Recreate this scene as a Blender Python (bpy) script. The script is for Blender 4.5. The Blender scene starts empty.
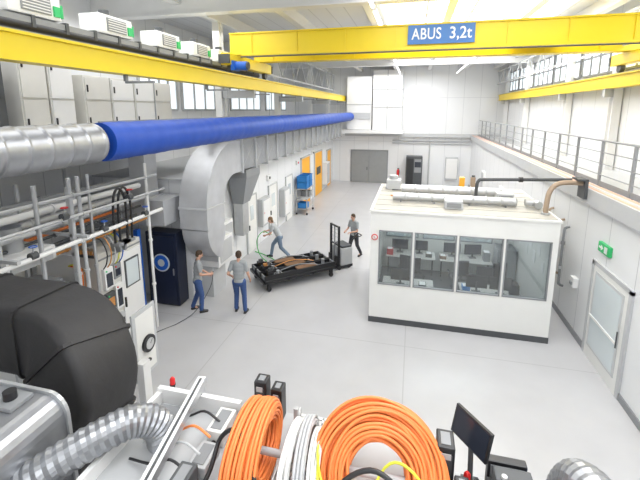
import bpy,bmesh,math,random
from mathutils import Vector as V, Matrix
random.seed(4)
SC=bpy.context.scene
COL=SC.collection
WM={}
pi=math.pi
# ---------------------------------------------------------------- materials
def M(name,col,rough=.5,metal=0,var=.06,scale=4,emis=0,bump=0,lines=None,alpha=None):
    m=bpy.data.materials.new(name);m.use_nodes=True
    nt=m.node_tree;N=nt.nodes;L=nt.links;b=N['Principled BSDF']
    tc=N.new('ShaderNodeTexCoord');nz=N.new('ShaderNodeTexNoise');nz.inputs['Scale'].default_value=scale;nz.inputs['Detail'].default_value=4
    L.new(tc.outputs['Object'],nz.inputs['Vector'])
    mx=N.new('ShaderNodeMix');mx.data_type='RGBA'
    c=list(col)
    mx.inputs[6].default_value=[max(0,x*(1-var)) for x in c]+[1]
    mx.inputs[7].default_value=[min(1,x*(1+var)) for x in c]+[1]
    L.new(nz.outputs['Fac'],mx.inputs[0])
    out=mx.outputs[2]
    if lines:
        ax,w,h,mort,lc=lines
        sp=N.new('ShaderNodeSeparateXYZ');cb=N.new('ShaderNodeCombineXYZ');L.new(tc.outputs['Object'],sp.inputs[0])
        L.new(sp.outputs['XYZ'.index(ax[0])],cb.inputs[0]);L.new(sp.outputs['XYZ'.index(ax[1])],cb.inputs[1])
        br=N.new('ShaderNodeTexBrick');br.offset=0;br.inputs['Scale'].default_value=1;br.inputs['Brick Width'].default_value=w;br.inputs['Row Height'].default_value=h
        br.inputs['Mortar Size'].default_value=mort;br.inputs['Mortar Smooth'].default_value=.1;br.inputs['Bias'].default_value=0
        L.new(cb.outputs[0],br.inputs['Vector'])
        m2=N.new('ShaderNodeMix');m2.data_type='RGBA';L.new(br.outputs['Fac'],m2.inputs[0]);L.new(out,m2.inputs[6]);m2.inputs[7].default_value=list(lc)+[1]
        out=m2.outputs[2]
    L.new(out,b.inputs['Base Color'])
    b.inputs['Roughness'].default_value=rough;b.inputs['Metallic'].default_value=metal
    if emis:
        b.inputs['Emission Strength'].default_value=emis;L.new(out,b.inputs['Emission Color'])
    if bump:
        bp=N.new('ShaderNodeBump');bp.inputs['Strength'].default_value=bump;bp.inputs['Distance'].default_value=.02
        L.new(nz.outputs['Fac'],bp.inputs['Height']);L.new(bp.outputs[0],b.inputs['Normal'])
    m.diffuse_color=list(col)+[1]
    return m
def glassmat(name,tint=(.85,.92,.92),g=.12):
    m=bpy.data.materials.new(name);m.use_nodes=True;nt=m.node_tree;N=nt.nodes;L=nt.links
    N.remove(N['Principled BSDF']);o=N['Material Output']
    t=N.new('ShaderNodeBsdfTransparent');t.inputs[0].default_value=list(tint)+[1]
    gl=N.new('ShaderNodeBsdfGlossy');gl.inputs['Roughness'].default_value=.03
    mx=N.new('ShaderNodeMixShader');mx.inputs[0].default_value=g
    L.new(t.outputs[0],mx.inputs[1]);L.new(gl.outputs[0],mx.inputs[2]);L.new(mx.outputs[0],o.inputs['Surface'])
    return m
floorM=M('floor_concrete',(.50,.50,.51),.28,0,.09,1.3,lines=('XY',4.4,4.4,.012,(.40,.40,.405)))
whiteW=M('white_wall_paint',(.74,.75,.76),.6,0,.03,1)
panelY=M('panel_wall_long',(.76,.77,.78),.45,0,.03,1,lines=('YZ',1.15,8,.012,(.50,.51,.53)))
panelX=M('panel_wall_cross',(.76,.77,.78),.45,0,.03,1,lines=('XZ',1.15,3.3,.015,(.60,.61,.63)))
ceilM=M('ceiling_sheet',(.76,.77,.78),.6,0,.03,1,lines=('XY',.6,60,.02,(.60,.61,.62)))
white=M('white_lacquer',(.78,.78,.77),.35,0,.03,3)
offw=M('warm_white_panel',(.77,.77,.745),.5,0,.03,3)
roofM=M('cabin_roof_sheet',(.47,.455,.41),.6,0,.06,3)
cabM=M('cabinet_light_grey',(.66,.65,.61),.45)
lgrey=M('light_grey_paint',(.50,.51,.52),.45)
railM=M('railing_grey_steel',(.34,.35,.36),.45,.3)
mgrey=M('mid_grey_paint',(.25,.26,.27),.5)
doorG=M('grey_door_paint',(.28,.29,.29),.5)
dgrey=M('dark_grey_paint',(.07,.075,.08),.5)
black=M('black_plastic',(.018,.018,.02),.4,0,.2)
foam=M('black_rubber_foam',(.024,.023,.024),.6,0,.25,5,bump=.5)
yellow=M('crane_yellow_paint',(.82,.62,.015),.38,0,.04,2)
blueM=M('blue_fabric_duct',(.005,.062,.40),.5,0,.15,5,bump=.2)
blueP=M('blue_paint',(.015,.12,.55),.4)
navy=M('dark_blue_cabinet',(.014,.02,.045),.35)
signB=M('sign_blue',(.04,.16,.43),.4)
galv=M('galvanised_sheet',(.50,.51,.52),.36,.55,.14,6)
galvD=M('galvanised_duct_panels',(.54,.55,.57),.38,.35,.16,3)
galvL=M('galvanised_duct_run',(.36,.37,.385),.42,.45,.2,2.5)
galvF=M('galvanised_fan_sheet',(.36,.37,.39),.34,.75,.2,7)
chrome=M('bright_steel',(.62,.63,.65),.28,.8,.08,8)
orange=M('orange_cable_sheath',(.88,.25,.065),.42,0,.06,14)
orangeD=M('orange_door_paint',(.88,.42,.03),.5)
wood=M('brown_board',(.22,.12,.06),.6,0,.2,8)
red=M('red_paint',(.65,.02,.02),.35)
green=M('green_paint',(.03,.45,.14),.4)
lime=M('green_hose_rubber',(.10,.50,.13),.45)
yelgr=M('yellow_green_cable',(.72,.72,.05),.45)
whitec=M('white_cable_sheath',(.74,.74,.72),.45)
pink=M('salmon_pipe',(.72,.42,.30),.5)
brass=M('insulated_brown_pipe',(.36,.27,.19),.45)
copper=M('orange_brown_fitting',(.62,.28,.08),.4,.3)
crateB=M('blue_crate_plastic',(.02,.20,.55),.45)
emW=M('lamp_diffuser',(1,1,1),.5,0,0,1,emis=2.6)
skyE=M('skylight_diffuser',(1,1,1),.5,0,0,1,emis=2.4)
winE=M('daylight_window_pane',(.78,.85,.90),.2,0,.08,.6,emis=.9)
dglass=M('frosted_door_pane',(.62,.68,.70),.12,0,.1,1)
paperM=M('paper_white',(.85,.85,.85),.7)
deskM=M('desk_laminate',(.55,.54,.51),.5)
screenM=M('screen_glass',(.03,.035,.05),.12,0,.1)
glass=glassmat('clear_glass',(.78,.83,.84),.12)
skin=M('skin',(.62,.36,.26),.55,0,.04,20)
hairD=M('dark_brown_hair',(.06,.035,.02),.7,0,.3,60)
hairB=M('light_brown_hair',(.20,.12,.06),.7,0,.3,60)
shirtG=M('grey_tshirt_cotton',(.33,.35,.36),.85,0,.08,25)
shirtW=M('light_grey_tshirt_cotton',(.46,.48,.49),.85,0,.08,25)
jeans=M('blue_work_trousers',(.045,.09,.24),.85,0,.15,25)
jeansL=M('grey_blue_trousers',(.16,.22,.30),.85,0,.15,25)
trD=M('charcoal_trousers',(.045,.045,.055),.85,0,.15,25)
shoeM=M('black_safety_shoes',(.02,.02,.022),.5)
eyeM=M('dark_eyes',(.02,.015,.01),.2)
# ---------------------------------------------------------------- builder
def setp(o,label=None,cat=None,kind=None,group=None):
    if label:o['label']=label
    if cat:o['category']=cat
    if kind:o['kind']=kind
    if group:o['group']=group
def thing(name,label,cat,loc=(0,0,0),rz=0,group=None):
    o=bpy.data.objects.new(name,None);COL.objects.link(o);o.empty_display_size=.2
    o.location=loc;o.rotation_euler=(0,0,rz);WM[o.name]=Matrix.Translation(V(loc))@Matrix.Rotation(rz,4,'Z')
    setp(o,label,cat,None,group);return o
def part(name,parent,loc=(0,0,0)):
    o=bpy.data.objects.new(name,None);COL.objects.link(o);o.parent=parent;o.empty_display_size=.1
    WM[o.name]=WM[parent.name].copy();return o
def frames(P,closed=False,up=None):
    n=len(P);T=[]
    for i in range(n):
        a=P[(i-1)%n] if (closed or i>0) else P[i];b=P[(i+1)%n] if (closed or i<n-1) else P[i]
        t=(b-a);T.append(t.normalized() if t.length>1e-9 else V((0,0,1)))
    if up is None:
        up=V((0,0,1)) if abs(T[0].z)<.9 else V((1,0,0))
        u=(up-T[0]*up.dot(T[0])).normalized();F=[]
        for i in range(n):
            u=(u-T[i]*u.dot(T[i]));u=u.normalized() if u.length>1e-6 else V((1,0,0))
            F.append((u,T[i].cross(u)))
        return F
    F=[]
    for i in range(n):
        s=T[i].cross(up);s=s.normalized() if s.length>1e-6 else V((1,0,0))
        F.append((s,s.cross(T[i]).normalized()))
    return F
class MB:
    def __init__(s,local=False):s.v=[];s.f=[];s.m=[];s.sm=[];s.mats=[];s.local=local
    def add(s,vs,fs,m,smooth=False,mat=None):
        k=len(s.v)
        for v in vs:
            v=V(v)
            s.v.append(mat@v if mat else v)
        if m not in s.mats:s.mats.append(m)
        i=s.mats.index(m)
        for f in fs:s.f.append([a+k for a in f]);s.m.append(i);s.sm.append(smooth)
        return s
    def box(s,x0,x1,y0,y1,z0,z1,m,b=0,mat=None):
        if b<=0:
            vs=[(x,y,z) for z in(z0,z1) for y in(y0,y1) for x in(x0,x1)]
            s.add(vs,[(0,2,3,1),(4,5,7,6),(0,1,5,4),(2,6,7,3),(0,4,6,2),(1,3,7,5)],m,False,mat)
        else:
            bm=bmesh.new();bmesh.ops.create_cube(bm,size=1)
            for v in bm.verts:v.co=V(((x0+x1)/2+v.co.x*(x1-x0),(y0+y1)/2+v.co.y*(y1-y0),(z0+z1)/2+v.co.z*(z1-z0)))
            bmesh.ops.bevel(bm,geom=list(bm.edges),offset=b,segments=2,profile=.6,affect='EDGES')
            bm.verts.index_update();s.add([v.co.copy() for v in bm.verts],[[v.index for v in f.verts] for f in bm.faces],m,False,mat);bm.free()
        return s
    def bar(s,p0,p1,w,h,m):
        p0=V(p0);p1=V(p1);F=frames([p0,p1]);u,v=F[0]
        vs=[]
        for p in(p0,p1):
            for a,b in((-1,-1),(1,-1),(1,1),(-1,1)):vs.append(p+v*(a*w/2)+u*(b*h/2))
        s.add(vs,[(0,1,2,3),(7,6,5,4),(0,4,5,1),(1,5,6,2),(2,6,7,3),(3,7,4,0)],m);return s
    def tube(s,P,r,m,n=10,closed=False,cap=True,smooth=True,ry=None,mat=None):
        P=[V(p) for p in P];F=frames(P,closed);k=len(P);vs=[];fs=[]
        for i,p in enumerate(P):
            ri=r[i] if isinstance(r,(list,tuple)) else r
            for j in range(n):
                a=2*pi*j/n;vs.append(p+F[i][0]*(math.cos(a)*ri)+F[i][1]*(math.sin(a)*ri))
        for i in range(k if closed else k-1):
            for j in range(n):
                a=i*n+j;b=i*n+(j+1)%n;c=((i+1)%k)*n+(j+1)%n;d=((i+1)%k)*n+j;fs.append((a,b,c,d))
        s.add(vs,fs,m,smooth,mat)
        if cap and not closed:
            s.add(vs[:n],[list(range(n))[::-1]],m,False,mat);s.add(vs[-n:],[list(range(n))],m,False,mat)
        return s
    def cyl(s,p0,p1,r,m,n=16,r2=None,mat=None):return s.tube([p0,p1],[r,r if r2 is None else r2],m,n,mat=mat)
    def rsweep(s,P,w,h,m,up=(1,0,0),smooth=False,c=0,sc=None):
        P=[V(p) for p in P];F=frames(P,False,V(up));rings=[]
        if c:
            prof=[]
            for cx,cy,a0 in((w/2-c,-h/2+c,-90),(w/2-c,h/2-c,0),(-w/2+c,h/2-c,90),(-w/2+c,-h/2+c,180)):
                for t in range(0,91,22 if smooth else 45):
                    a=math.radians(a0+min(t,90));prof.append((cx+c*math.cos(a),cy+c*math.sin(a)))
        else: prof=[(-w/2,-h/2),(w/2,-h/2),(w/2,h/2),(-w/2,h/2)]
        n=len(prof)
        for i,p in enumerate(P):
            q=sc[i] if sc else 1
            rings.append([p+F[i][1]*a*q+F[i][0]*b*q for a,b in prof])
        k=len(P)
        if smooth and not c:
            for j in range(n):
                vs=[];fs=[]
                for i in range(k):vs+= [rings[i][j],rings[i][(j+1)%n]]
                for i in range(k-1):fs.append((2*i,2*i+1,2*i+3,2*i+2))
                s.add(vs,fs,m,True)
        else:
            vs=[v for r in rings for v in r];fs=[(i*n+j,i*n+(j+1)%n,(i+1)*n+(j+1)%n,(i+1)*n+j) for i in range(k-1) for j in range(n)]
            s.add(vs,fs,m,smooth)
        s.add(rings[0],[list(range(n))[::-1]],m);s.add(rings[-1],[list(range(n))],m);return s
    def ell(s,c,r,m,mat=None,n=12):
        c=V(c);r=V(r) if not isinstance(r,(int,float)) else V((r,r,r));vs=[];fs=[];h=n//2
        for i in range(1,h):
            for j in range(n):
                a=pi*i/h;b=2*pi*j/n;vs.append(c+V((r.x*math.sin(a)*math.cos(b),r.y*math.sin(a)*math.sin(b),r.z*math.cos(a))))
        t=len(vs);vs.append(c+V((0,0,r.z)));vs.append(c-V((0,0,r.z)))
        for i in range(h-2):
            for j in range(n):fs.append((i*n+j,(i+1)*n+j,(i+1)*n+(j+1)%n,i*n+(j+1)%n))
        for j in range(n):fs.append((t,j,(j+1)%n));fs.append((t+1,(h-2)*n+(j+1)%n,(h-2)*n+j))
        s.add(vs,fs,m,True,mat);return s
    def prism(s,pts,axis,a,b,m):
        def mk(p,q):
            if axis=='Y':return V((p[0],q,p[1]))
            if axis=='X':return V((q,p[0],p[1]))
            return V((p[0],p[1],q))
        n=len(pts);vs=[mk(p,a) for p in pts]+[mk(p,b) for p in pts]
        s.add(vs,[list(range(n)),list(range(n,2*n))[::-1]]+[(i,(i+1)%n,n+(i+1)%n,n+i) for i in range(n)],m);return s
    def cap(s,p0,p1,r0,r1,m):
        p0=V(p0);p1=V(p1);s.tube([p0,p1],[r0,r1],m,12);s.ell(p0,r0*1.0,m);s.ell(p1,r1*1.0,m);return s
    def build(s,name,parent=None,label=None,cat=None,kind=None,group=None,vox=0,smit=0,recalc=True):
        vs=s.v;loc=V((0,0,0))
        if parent is not None:
            if not s.local:
                inv=WM[parent.name].inverted();vs=[inv@v for v in vs]
        elif kind!='structure' and not s.local:
            xs=[v.x for v in vs];ys=[v.y for v in vs];zs=[v.z for v in vs]
            loc=V(((min(xs)+max(xs))/2,(min(ys)+max(ys))/2,min(zs)));vs=[v-loc for v in vs]
        me=bpy.data.meshes.new(name);me.from_pydata([tuple(v) for v in vs],[],s.f)
        for m in s.mats:me.materials.append(m)
        me.polygons.foreach_set('material_index',s.m);me.polygons.foreach_set('use_smooth',s.sm);me.update()
        bm=bmesh.new();bm.from_mesh(me);bmesh.ops.recalc_face_normals(bm,faces=bm.faces);bm.to_mesh(me);bm.free()
        o=bpy.data.objects.new(name,me);COL.objects.link(o)
        if vox:
            r=o.modifiers.new('r','REMESH');r.mode='VOXEL';r.voxel_size=vox;r.use_smooth_shade=True
            if smit:
                q=o.modifiers.new('s','SMOOTH');q.factor=.5;q.iterations=smit
            dg=bpy.context.evaluated_depsgraph_get();nm=bpy.data.meshes.new_from_object(o.evaluated_get(dg))
            o.modifiers.clear();o.data=nm;nm.name=name
            if not nm.materials:nm.materials.append(s.mats[0])
            for p in nm.polygons:p.use_smooth=True
        o.location=loc
        if parent is not None:o.parent=parent
        WM[o.name]=Matrix.Translation(loc) if parent is None else WM[parent.name].copy()
        setp(o,label,cat,kind,group);return o
def text(s,loc,rot,size,m,parent,name='lettering',align='CENTER',shear=0,bold=.0,sx=1,sp=1):
    cu=bpy.data.curves.new(name,'FONT');cu.body=s;cu.size=size;cu.extrude=.003;cu.align_x=align;cu.align_y='CENTER';cu.shear=shear;cu.offset=bold;cu.space_character=sp
    t=bpy.data.objects.new(name+'_tmp',cu);COL.objects.link(t)
    dg=bpy.context.evaluated_depsgraph_get();me=bpy.data.meshes.new_from_object(t.evaluated_get(dg));bpy.data.objects.remove(t)
    mm=Matrix.Translation(V(loc))@rot.to_4x4()@Matrix.Diagonal((sx,1,1,1))
    if parent is not None:mm=WM[parent.name].inverted()@mm
    me.transform(mm);me.materials.clear();me.materials.append(m)
    o=bpy.data.objects.new(name,me);COL.objects.link(o);o.parent=parent;return o
RF=Matrix.Rotation(pi/2,3,'X')
def arc(c,r,a0,a1,n,plane='YZ'):
    out=[]
    for i in range(n+1):
        a=math.radians(a0+(a1-a0)*i/n);p,q=r*math.cos(a),r*math.sin(a);c=V(c)
        out.append(c+(V((0,p,q)) if plane=='YZ' else V((p,0,q)) if plane=='XZ' else V((p,q,0))))
    return out
def smoothpath(P,k=6):
    P=[V(p) for p in P];out=[]
    for i in range(len(P)-1):
        p0=P[max(i-1,0)];p1=P[i];p2=P[i+1];p3=P[min(i+2,len(P)-1)]
        for j in range(k):
            t=j/k;out.append(.5*((2*p1)+(p2-p0)*t+(2*p0-5*p1+4*p2-p3)*t*t+(3*p1-p0-3*p2+p3)*t**3))
    out.append(P[-1]);return out
def struct(name,m,*bxs):
    b=MB()
    for x in bxs:b.box(*x,m)
    return b.build(name,kind='structure')
# ---------------------------------------------------------------- room
YB=30.5;XL=-9.5;XR=6.3;ZC=9.0;YF=-2
struct('floor',floorM,(XL-.2,XR+.2,YF-.2,YB+.2,-.2,0))
struct('ceiling',ceilM,(XL-.2,XR+.2,YF-.2,YB+.2,ZC,ZC+.2))
struct('wall_left',panelY,(XL-.2,XL,YF-.2,YB+.2,0,ZC))
struct('wall_right',panelY,(XR,XR+.2,YF-.2,YB+.2,0,ZC))
struct('wall_back',panelX,(XL,XR,YB,YB+.2,0,ZC))
struct('wall_front',whiteW,(XL,XR,YF-.2,YF,0,ZC))
struct('wall_inner_right',panelY,(4.2,4.32,-2,YB,0.15,3.55))
struct('baseboard_right',mgrey,(4.17,4.33,-2,YB,0,.15))
struct('wall_inner_left',panelY,(-6.42,-6.3,9.8,YB,0,3.7))
struct('wall_inner_cross',panelX,(XL,-6.3,9.68,9.8,0,3.7))
struct('trim_1',lgrey,(XL,-6.2,9.6,YB,3.7,3.75))
k=2
for x in(-6.6,-4.1,-1.6+.15,.9,3.3,5.4):
    b=MB();b.box(x-.07,x+.07,0,YB,8.62,9,white);b.box(x-.12,x+.12,0,YB,8.6,8.64,white);b.build('trim_%d'%k,kind='structure');k+=1
for y in(5.5,10.3,18.3,24.5):
    b=MB();b.box(XL,XR,y-.08,y+.08,8.35,9,white);b.box(XL,XR,y-.16,y+.16,8.33,8.37,white);b.build('trim_%d'%k,kind='structure');k+=1
w=1
def skylight(x0,x1,y0,y1):
    global w
    b=MB();b.box(x0,x1,y0,y1,8.94,8.98,skyE)
    n=int((x1-x0)/1.2)
    for i in range(n+1):
        x=x0+(x1-x0)*i/n;b.box(x-.03,x+.03,y0,y1,8.9,8.99,white)
    for y in(y0,(y0+y1)/2,y1):b.box(x0,x1,y-.03,y+.03,8.88,8.99,white)
    b.build('window_%d'%w,kind='structure');w+=1
skylight(-1.2,4.6,11.2,17.6);skylight(-1.2,4.6,19.2,23.8);skylight(-1.2,4.6,1,9.5)
for i in range(7):
    y0=8.2+i*3.15;b=MB();b.box(6.26,6.3,y0,y0+2.9,6.95,8.2,winE)
    for j in range(5):
        y=y0+2.9*j/4;b.box(6.22,6.3,y-.035,y+.035,6.95,8.2,mgrey)
    for z in(6.95,7.58,8.2):b.box(6.22,6.3,y0,y0+2.9,z-.035,z+.035,mgrey)
    b.build('window_%d'%w,kind='structure');w+=1
for y0,y1 in((12.0,14.2),(14.6,18.2),(19.0,23.0),(24,28)):
    b=MB();b.box(XL,XL+.04,y0,y1,5.7,7.2,winE)
    for j in range(5):
        y=y0+(y1-y0)*j/4;b.box(XL,XL+.08,y-.05,y+.05,5.7,7.2,lgrey)
    for z in(5.7,7.2):b.box(XL,XL+.08,y0,y1,z-.05,z+.05,lgrey)
    b.build('window_%d'%w,kind='structure');w+=1
b=MB();b.box(-4.85,-1.9,30.42,30.5,0,2.6,mgrey);b.box(-4.75,-3.4,30.38,30.43,.03,2.5,doorG);b.box(-3.36,-2.0,30.38,30.43,.03,2.5,doorG);b.box(-3.55,-3.5,30.34,30.38,1.0,1.25,dgrey);b.build('door_1',kind='structure')
b=MB();b.box(4.15,4.2,8.0,8.1,0,2.3,lgrey);b.box(4.15,4.2,9.6,9.7,0,2.3,lgrey);b.box(4.15,4.2,8.0,9.7,2.22,2.32,lgrey);b.box(4.16,4.2,8.1,9.6,0,2.22,offw)
b.box(4.145,4.165,8.24,9.48,.3,2.1,lgrey);b.box(4.14,4.15,8.3,9.42,.36,2.04,dglass);b.box(4.12,4.17,8.26,9.47,1.02,1.07,offw);b.cyl((4.10,8.2,1.0),(4.10,8.2,1.35),.015,dgrey);b.build('door_2',kind='structure')
for i,(y0,y1,z1) in enumerate(((24.3,26.3,2.9),(21.2,23.0,2.9),(28.0,29.2,2.7))):
    b=MB();b.box(-6.3,-6.25,y0,y1,0,z1,orangeD);b.box(-6.3,-6.22,y0-.08,y0,0,z1+.08,lgrey);b.box(-6.3,-6.22,y1,y1+.08,0,z1+.08,lgrey);b.box(-6.3,-6.22,y0-.08,y1+.08,z1,z1+.08,lgrey)
    b.box(-6.25,-6.22,y0+.5,y1-.5,1.4,1.9,dgrey);b.build('door_%d'%(i+3),kind='structure')
for i,(y0,y1) in enumerate(((13.6,14.5),(16,17.0),(18.4,19.4))):
    b=MB();b.box(-6.3,-6.25,y0,y1,0,2.3,offw);b.box(-6.3,-6.23,y0-.05,y0,0,2.35,lgrey);b.box(-6.3,-6.23,y1,y1+.05,0,2.35,lgrey);b.box(-6.3,-6.23,y0,y1,2.3,2.35,lgrey);b.box(-6.25,-6.2,y0+.1,y0+.15,.95,1.15,dgrey);b.box(-6.25,-6.24,y0+.3,y1-.3,1.3,1.9,dglass)
    b.build('door_%d'%(i+6),kind='structure')
b=MB();b.box(-5.3,XR,30.2,30.5,3.7,3.95,lgrey);b.build('trim_%d'%k,kind='structure');k+=1
for x in(4.9,5.9):
    b=MB();b.box(x-.12,x+.12,29.7,29.95,0,3.55,white);b.build('trim_%d'%k,kind='structure');k+=1
b=MB();b.box(-3.1,-.95,29.6,30.45,4.22,8.6,white);b.box(-3.14,-.91,29.55,30.45,5.9,5.96,lgrey);b.box(-3.14,-.91,29.55,30.45,7.2,7.26,lgrey);b.box(-2.06,-2.0,29.57,29.6,4.22,8.6,lgrey)
b.build('ventilation_shaft',label='tall boxed white ventilation shaft against the end wall',cat='duct')
b=MB();b.box(-5.1,-3.2,29.8,30.45,4.22,8.2,white);b.box(-5.0,-3.3,29.75,29.8,5.0,5.5,lgrey);b.box(-5.14,-3.16,29.76,30.45,6.1,6.16,lgrey)
b.build('air_handling_box',label='white sheet-metal air handling box on the end wall',cat='duct')
b=MB();b.box(-5.6,-.8,29.2,30.2,3.96,4.2,white);b.build('wall_ledge_platform',label='white steel ledge carrying the ventilation boxes',cat='platform')
# ---------------------------------------------------------------- catwalk right
cw=thing('catwalk','grey steel catwalk slab running above the white panelled wall','catwalk',(5.2,16,3.55))
b=MB();b.box(4.1,6.29,-1.95,30.45,3.55,3.8,lgrey);b.box(4.08,4.14,-1.95,30.45,3.5,3.86,lgrey);b.build('walkway_slab',cw)
for x,m in((4.2,pink),(4.31,lgrey),(4.42,pink)):
    b=MB();b.cyl((x,-1.5,3.84),(x,30.3,3.84),.038,m,8)
    b.build('service_pipe',label='long thin service pipe lying along the catwalk edge',cat='pipe',group='service pipes on the catwalk edge')
rl=thing('guard_railing','grey steel guard railing with rails along the catwalk','railing',(4.6,16,3.8))
p0=MB();p0.box(4.57,4.63,1.97,2.03,3.8,4.95,railM);p0.box(4.52,4.68,1.9,2.1,3.8,3.82,railM);post=p0.build('railing_post',rl)
for i in range(1,19):
    c=post.copy();COL.objects.link(c);c.parent=rl;c.location=post.location+V((0,i*1.5,0))
for z in(4.95,4.66,4.38,4.1):
    b=MB();b.cyl((4.6,-1.5,z),(4.6,30.4,z),.026 if z>4.9 else .014,railM,8);b.build('rail',rl)
b=MB();b.box(4.59,4.6,-1.5,30.4,3.82,3.95,railM);b.build('toe_board',rl)
ex=thing('exit_sign','green illuminated emergency exit sign above the glazed door','sign',(4.18,9.3,2.6))
b=MB();b.box(4.13,4.2,9.0,9.5,2.6,2.82,green,.01);b.build('sign_body',ex)
b=MB();b.box(4.122,4.13,9.08,9.2,2.64,2.78,white);b.prism([(9.26,2.71),(9.34,2.77),(9.34,2.73),(9.44,2.73),(9.44,2.69),(9.34,2.69),(9.34,2.65)],'X',4.122,4.13,white);b.build('pictogram',ex,label='white running figure door and arrow')
for i,(y,z0,z1) in enumerate(((11.3,.9,2.6),(11.7,1.1,2.7),(12.1,.9,2.5),(12.6,1.0,2.8))):
    b=MB();P=smoothpath([(4.19,y,z1),(4.1,y,z1-.04),(4.07,y,z1-.2),(4.07,y,z0+.2),(4.1,y,z0+.04),(4.19,y,z0)],4)
    b.tube(P,.035,brass if i%2 else mgrey,8);b.cyl((4.07,y,z0+.5),(4.07,y,z0+.58),.055,chrome);b.cyl((4.07,y,z1-.5),(4.07,y,z1-.42),.055,mgrey if i==0 else chrome)
    b.build('wall_pipe',label='insulated heating pipe loop with flanges on the panelled wall',cat='pipe',group='heating pipes on the wall')
b=MB();b.box(4.08,4.2,10.4,10.62,1.25,1.5,white,.01);b.box(4.06,4.085,10.44,10.58,1.3,1.38,mgrey);b.build('socket_box',label='small white socket box on the panelled wall',cat='socket')
for y in(14.5,19.0,24.0):
    b=MB();b.box(4.08,4.2,y,y+.8,.9,2.1,white,.01);b.box(4.07,4.08,y+.06,y+.74,1.0,2.0,lgrey);b.build('wall_switch_box',label='white switch box on the panelled wall under the catwalk',cat='switch box',group='switch boxes under the catwalk')
# ---------------------------------------------------------------- crane runways
def runway(x,lab):
    r=thing('crane_runway',lab,'crane beam',(x,16.5,6.3))
    b=MB();b.box(x-.16,x+.16,2.6,30.4,6.36,6.39,yellow);b.box(x-.16,x+.16,2.6,30.4,6.72,6.76,yellow);b.box(x-.1,x+.1,2.6,30.4,6.39,6.72,yellow);b.build('beam',r)
    b=MB();b.box(x-.03,x+.03,2.6,30.4,6.76,6.80,mgrey);b.build('crane_rail',r)
    return r
runway(-5.4,'yellow steel crane runway beam beside the blue duct');runway(5.9,'yellow steel crane runway beam on the windowed wall')
def column(x,y,z0,z1,xr,grp):
    b=MB();b.box(x-.12,x+.12,y-.15,y-.12,z0,z1,white);b.box(x-.12,x+.12,y+.12,y+.15,z0,z1,white);b.box(x-.04,x+.04,y-.12,y+.12,z0,z1,white)
    a,c=(x,xr) if x<xr else (xr,x)
    b.box(a,c,y-.08,y+.08,6.1,6.36,lgrey);b.build('steel_column',label='white steel column with bracket carrying the crane beam',cat='column',group='crane beam columns')
for y in(12.5,18.3,24.5,29.8):column(-6.6,y,3.75,8.6,-5.3,'')
for y in(5.5,10.3,14.3,18.3,24.5,29.6):column(6.15,y,3.8,8.33,5.8,'')
cr=thing('overhead_crane','yellow double-girder overhead travelling crane spanning the hall','crane',(.25,12.2,6.8))
for y in(11.1,12.9):
    b=MB();b.box(-5.5,6.0,y,y+.42,7.33,7.37,yellow);b.box(-5.5,6.0,y,y+.42,7.92,7.96,yellow);b.box(-5.5,6.0,y+.05,y+.37,7.37,7.92,yellow)
    for i in range(8):b.box(-4.8+i*1.4,-4.78+i*1.4,y+.02,y+.4,7.37,7.92,yellow)
    b.build('girder',cr)
for x in(-5.4,5.9):
    b=MB();b.box(x-.14,x+.14,10.6,14.0,7.0,7.33,yellow,.02);b.box(x-.16,x+.16,10.5,10.6,7.03,7.28,dgrey);b.box(x-.16,x+.16,14.0,14.1,7.03,7.28,dgrey);b.build('end_carriage',cr)
    for y in(10.95,13.65):
        b=MB();b.cyl((x-.06,y,6.93),(x+.06,y,6.93),.13,dgrey,20);b.build('wheel',cr)
b=MB();b.cyl((-5.2,10.9,6.98),(-4.85,10.9,6.98),.13,blueP,18);b.cyl((-4.85,10.9,6.98),(-4.8,10.9,6.98),.11,dgrey,18);b.box(-5.28,-5.18,10.7,11.1,6.85,7.12,blueP);b.build('drive_motor',cr,label='blue drive motor')
b=MB();b.box(-.27,1.42,11.07,11.10,7.43,7.91,signB)
sg=b.build('load_sign',cr,label='blue sign plate with white lettering')
text('ABUS',(.21,11.055,7.67),RF,.40,white,sg,'brand_lettering',shear=.0,bold=.004,sx=.76,sp=1.06)
text('3,2t',(1.06,11.055,7.67),RF,.41,white,sg,'capacity_lettering',bold=.004,sx=.88)
tr=MB();tr.box(2.6,3.9,11.52,12.9,7.7,7.8,yellow);tr.cyl((2.9,12.2,7.7),(3.6,12.2,7.7),.22,blueP,20);tr.box(3.55,3.75,11.9,12.5,7.45,8.0,dgrey);tr.build('hoist_trolley',cr)
b=MB();b.cyl((-5.1,11.02,7.25),(5.7,11.02,7.25),.02,dgrey,6);b.box(-5.1,5.7,11.06,11.12,7.29,7.33,yellow)
b.build('festoon_cable',cr)
def truss(x,y0,y1,z0,z1,step,lab):
    b=MB();b.bar((x,y0,z0),(x,y1,z0),.07,.07,lgrey);b.bar((x,y0,z1),(x,y1,z1),.07,.07,lgrey);y=y0;i=0
    while y<y1-.01:
        b.bar((x,y,z0 if i%2 else z1),(x,min(y+step,y1),z1 if i%2 else z0),.045,.045,lgrey);y+=step;i+=1
    b.build('lattice_truss',label=lab,cat='truss')
truss(5.6,10.4,30.2,7.5,8.34,1.0,'grey steel lattice truss under the roof by the windows')
truss(-6.2,13,30.2,7.2,8.34,1.0,'grey steel lattice truss under the roof above the crane beam')
for x in(2.75,-1.15):
    for y0 in(1,5.9,10.8,15.4,20.0,24.9):
        b=MB();b.box(x-.05,x+.05,y0,y0+4.5,8.28,8.34,white);b.box(x-.035,x+.035,y0+.02,y0+4.48,8.24,8.28,emW)
        for y in(y0+.6,y0+3.9):b.cyl((x,y,8.34),(x,y,9.01),.006,mgrey,6)
        b.build('strip_light',label='long white fluorescent strip light hanging from the roof',cat='ceiling light',group='strip lights under the roof')
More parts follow.
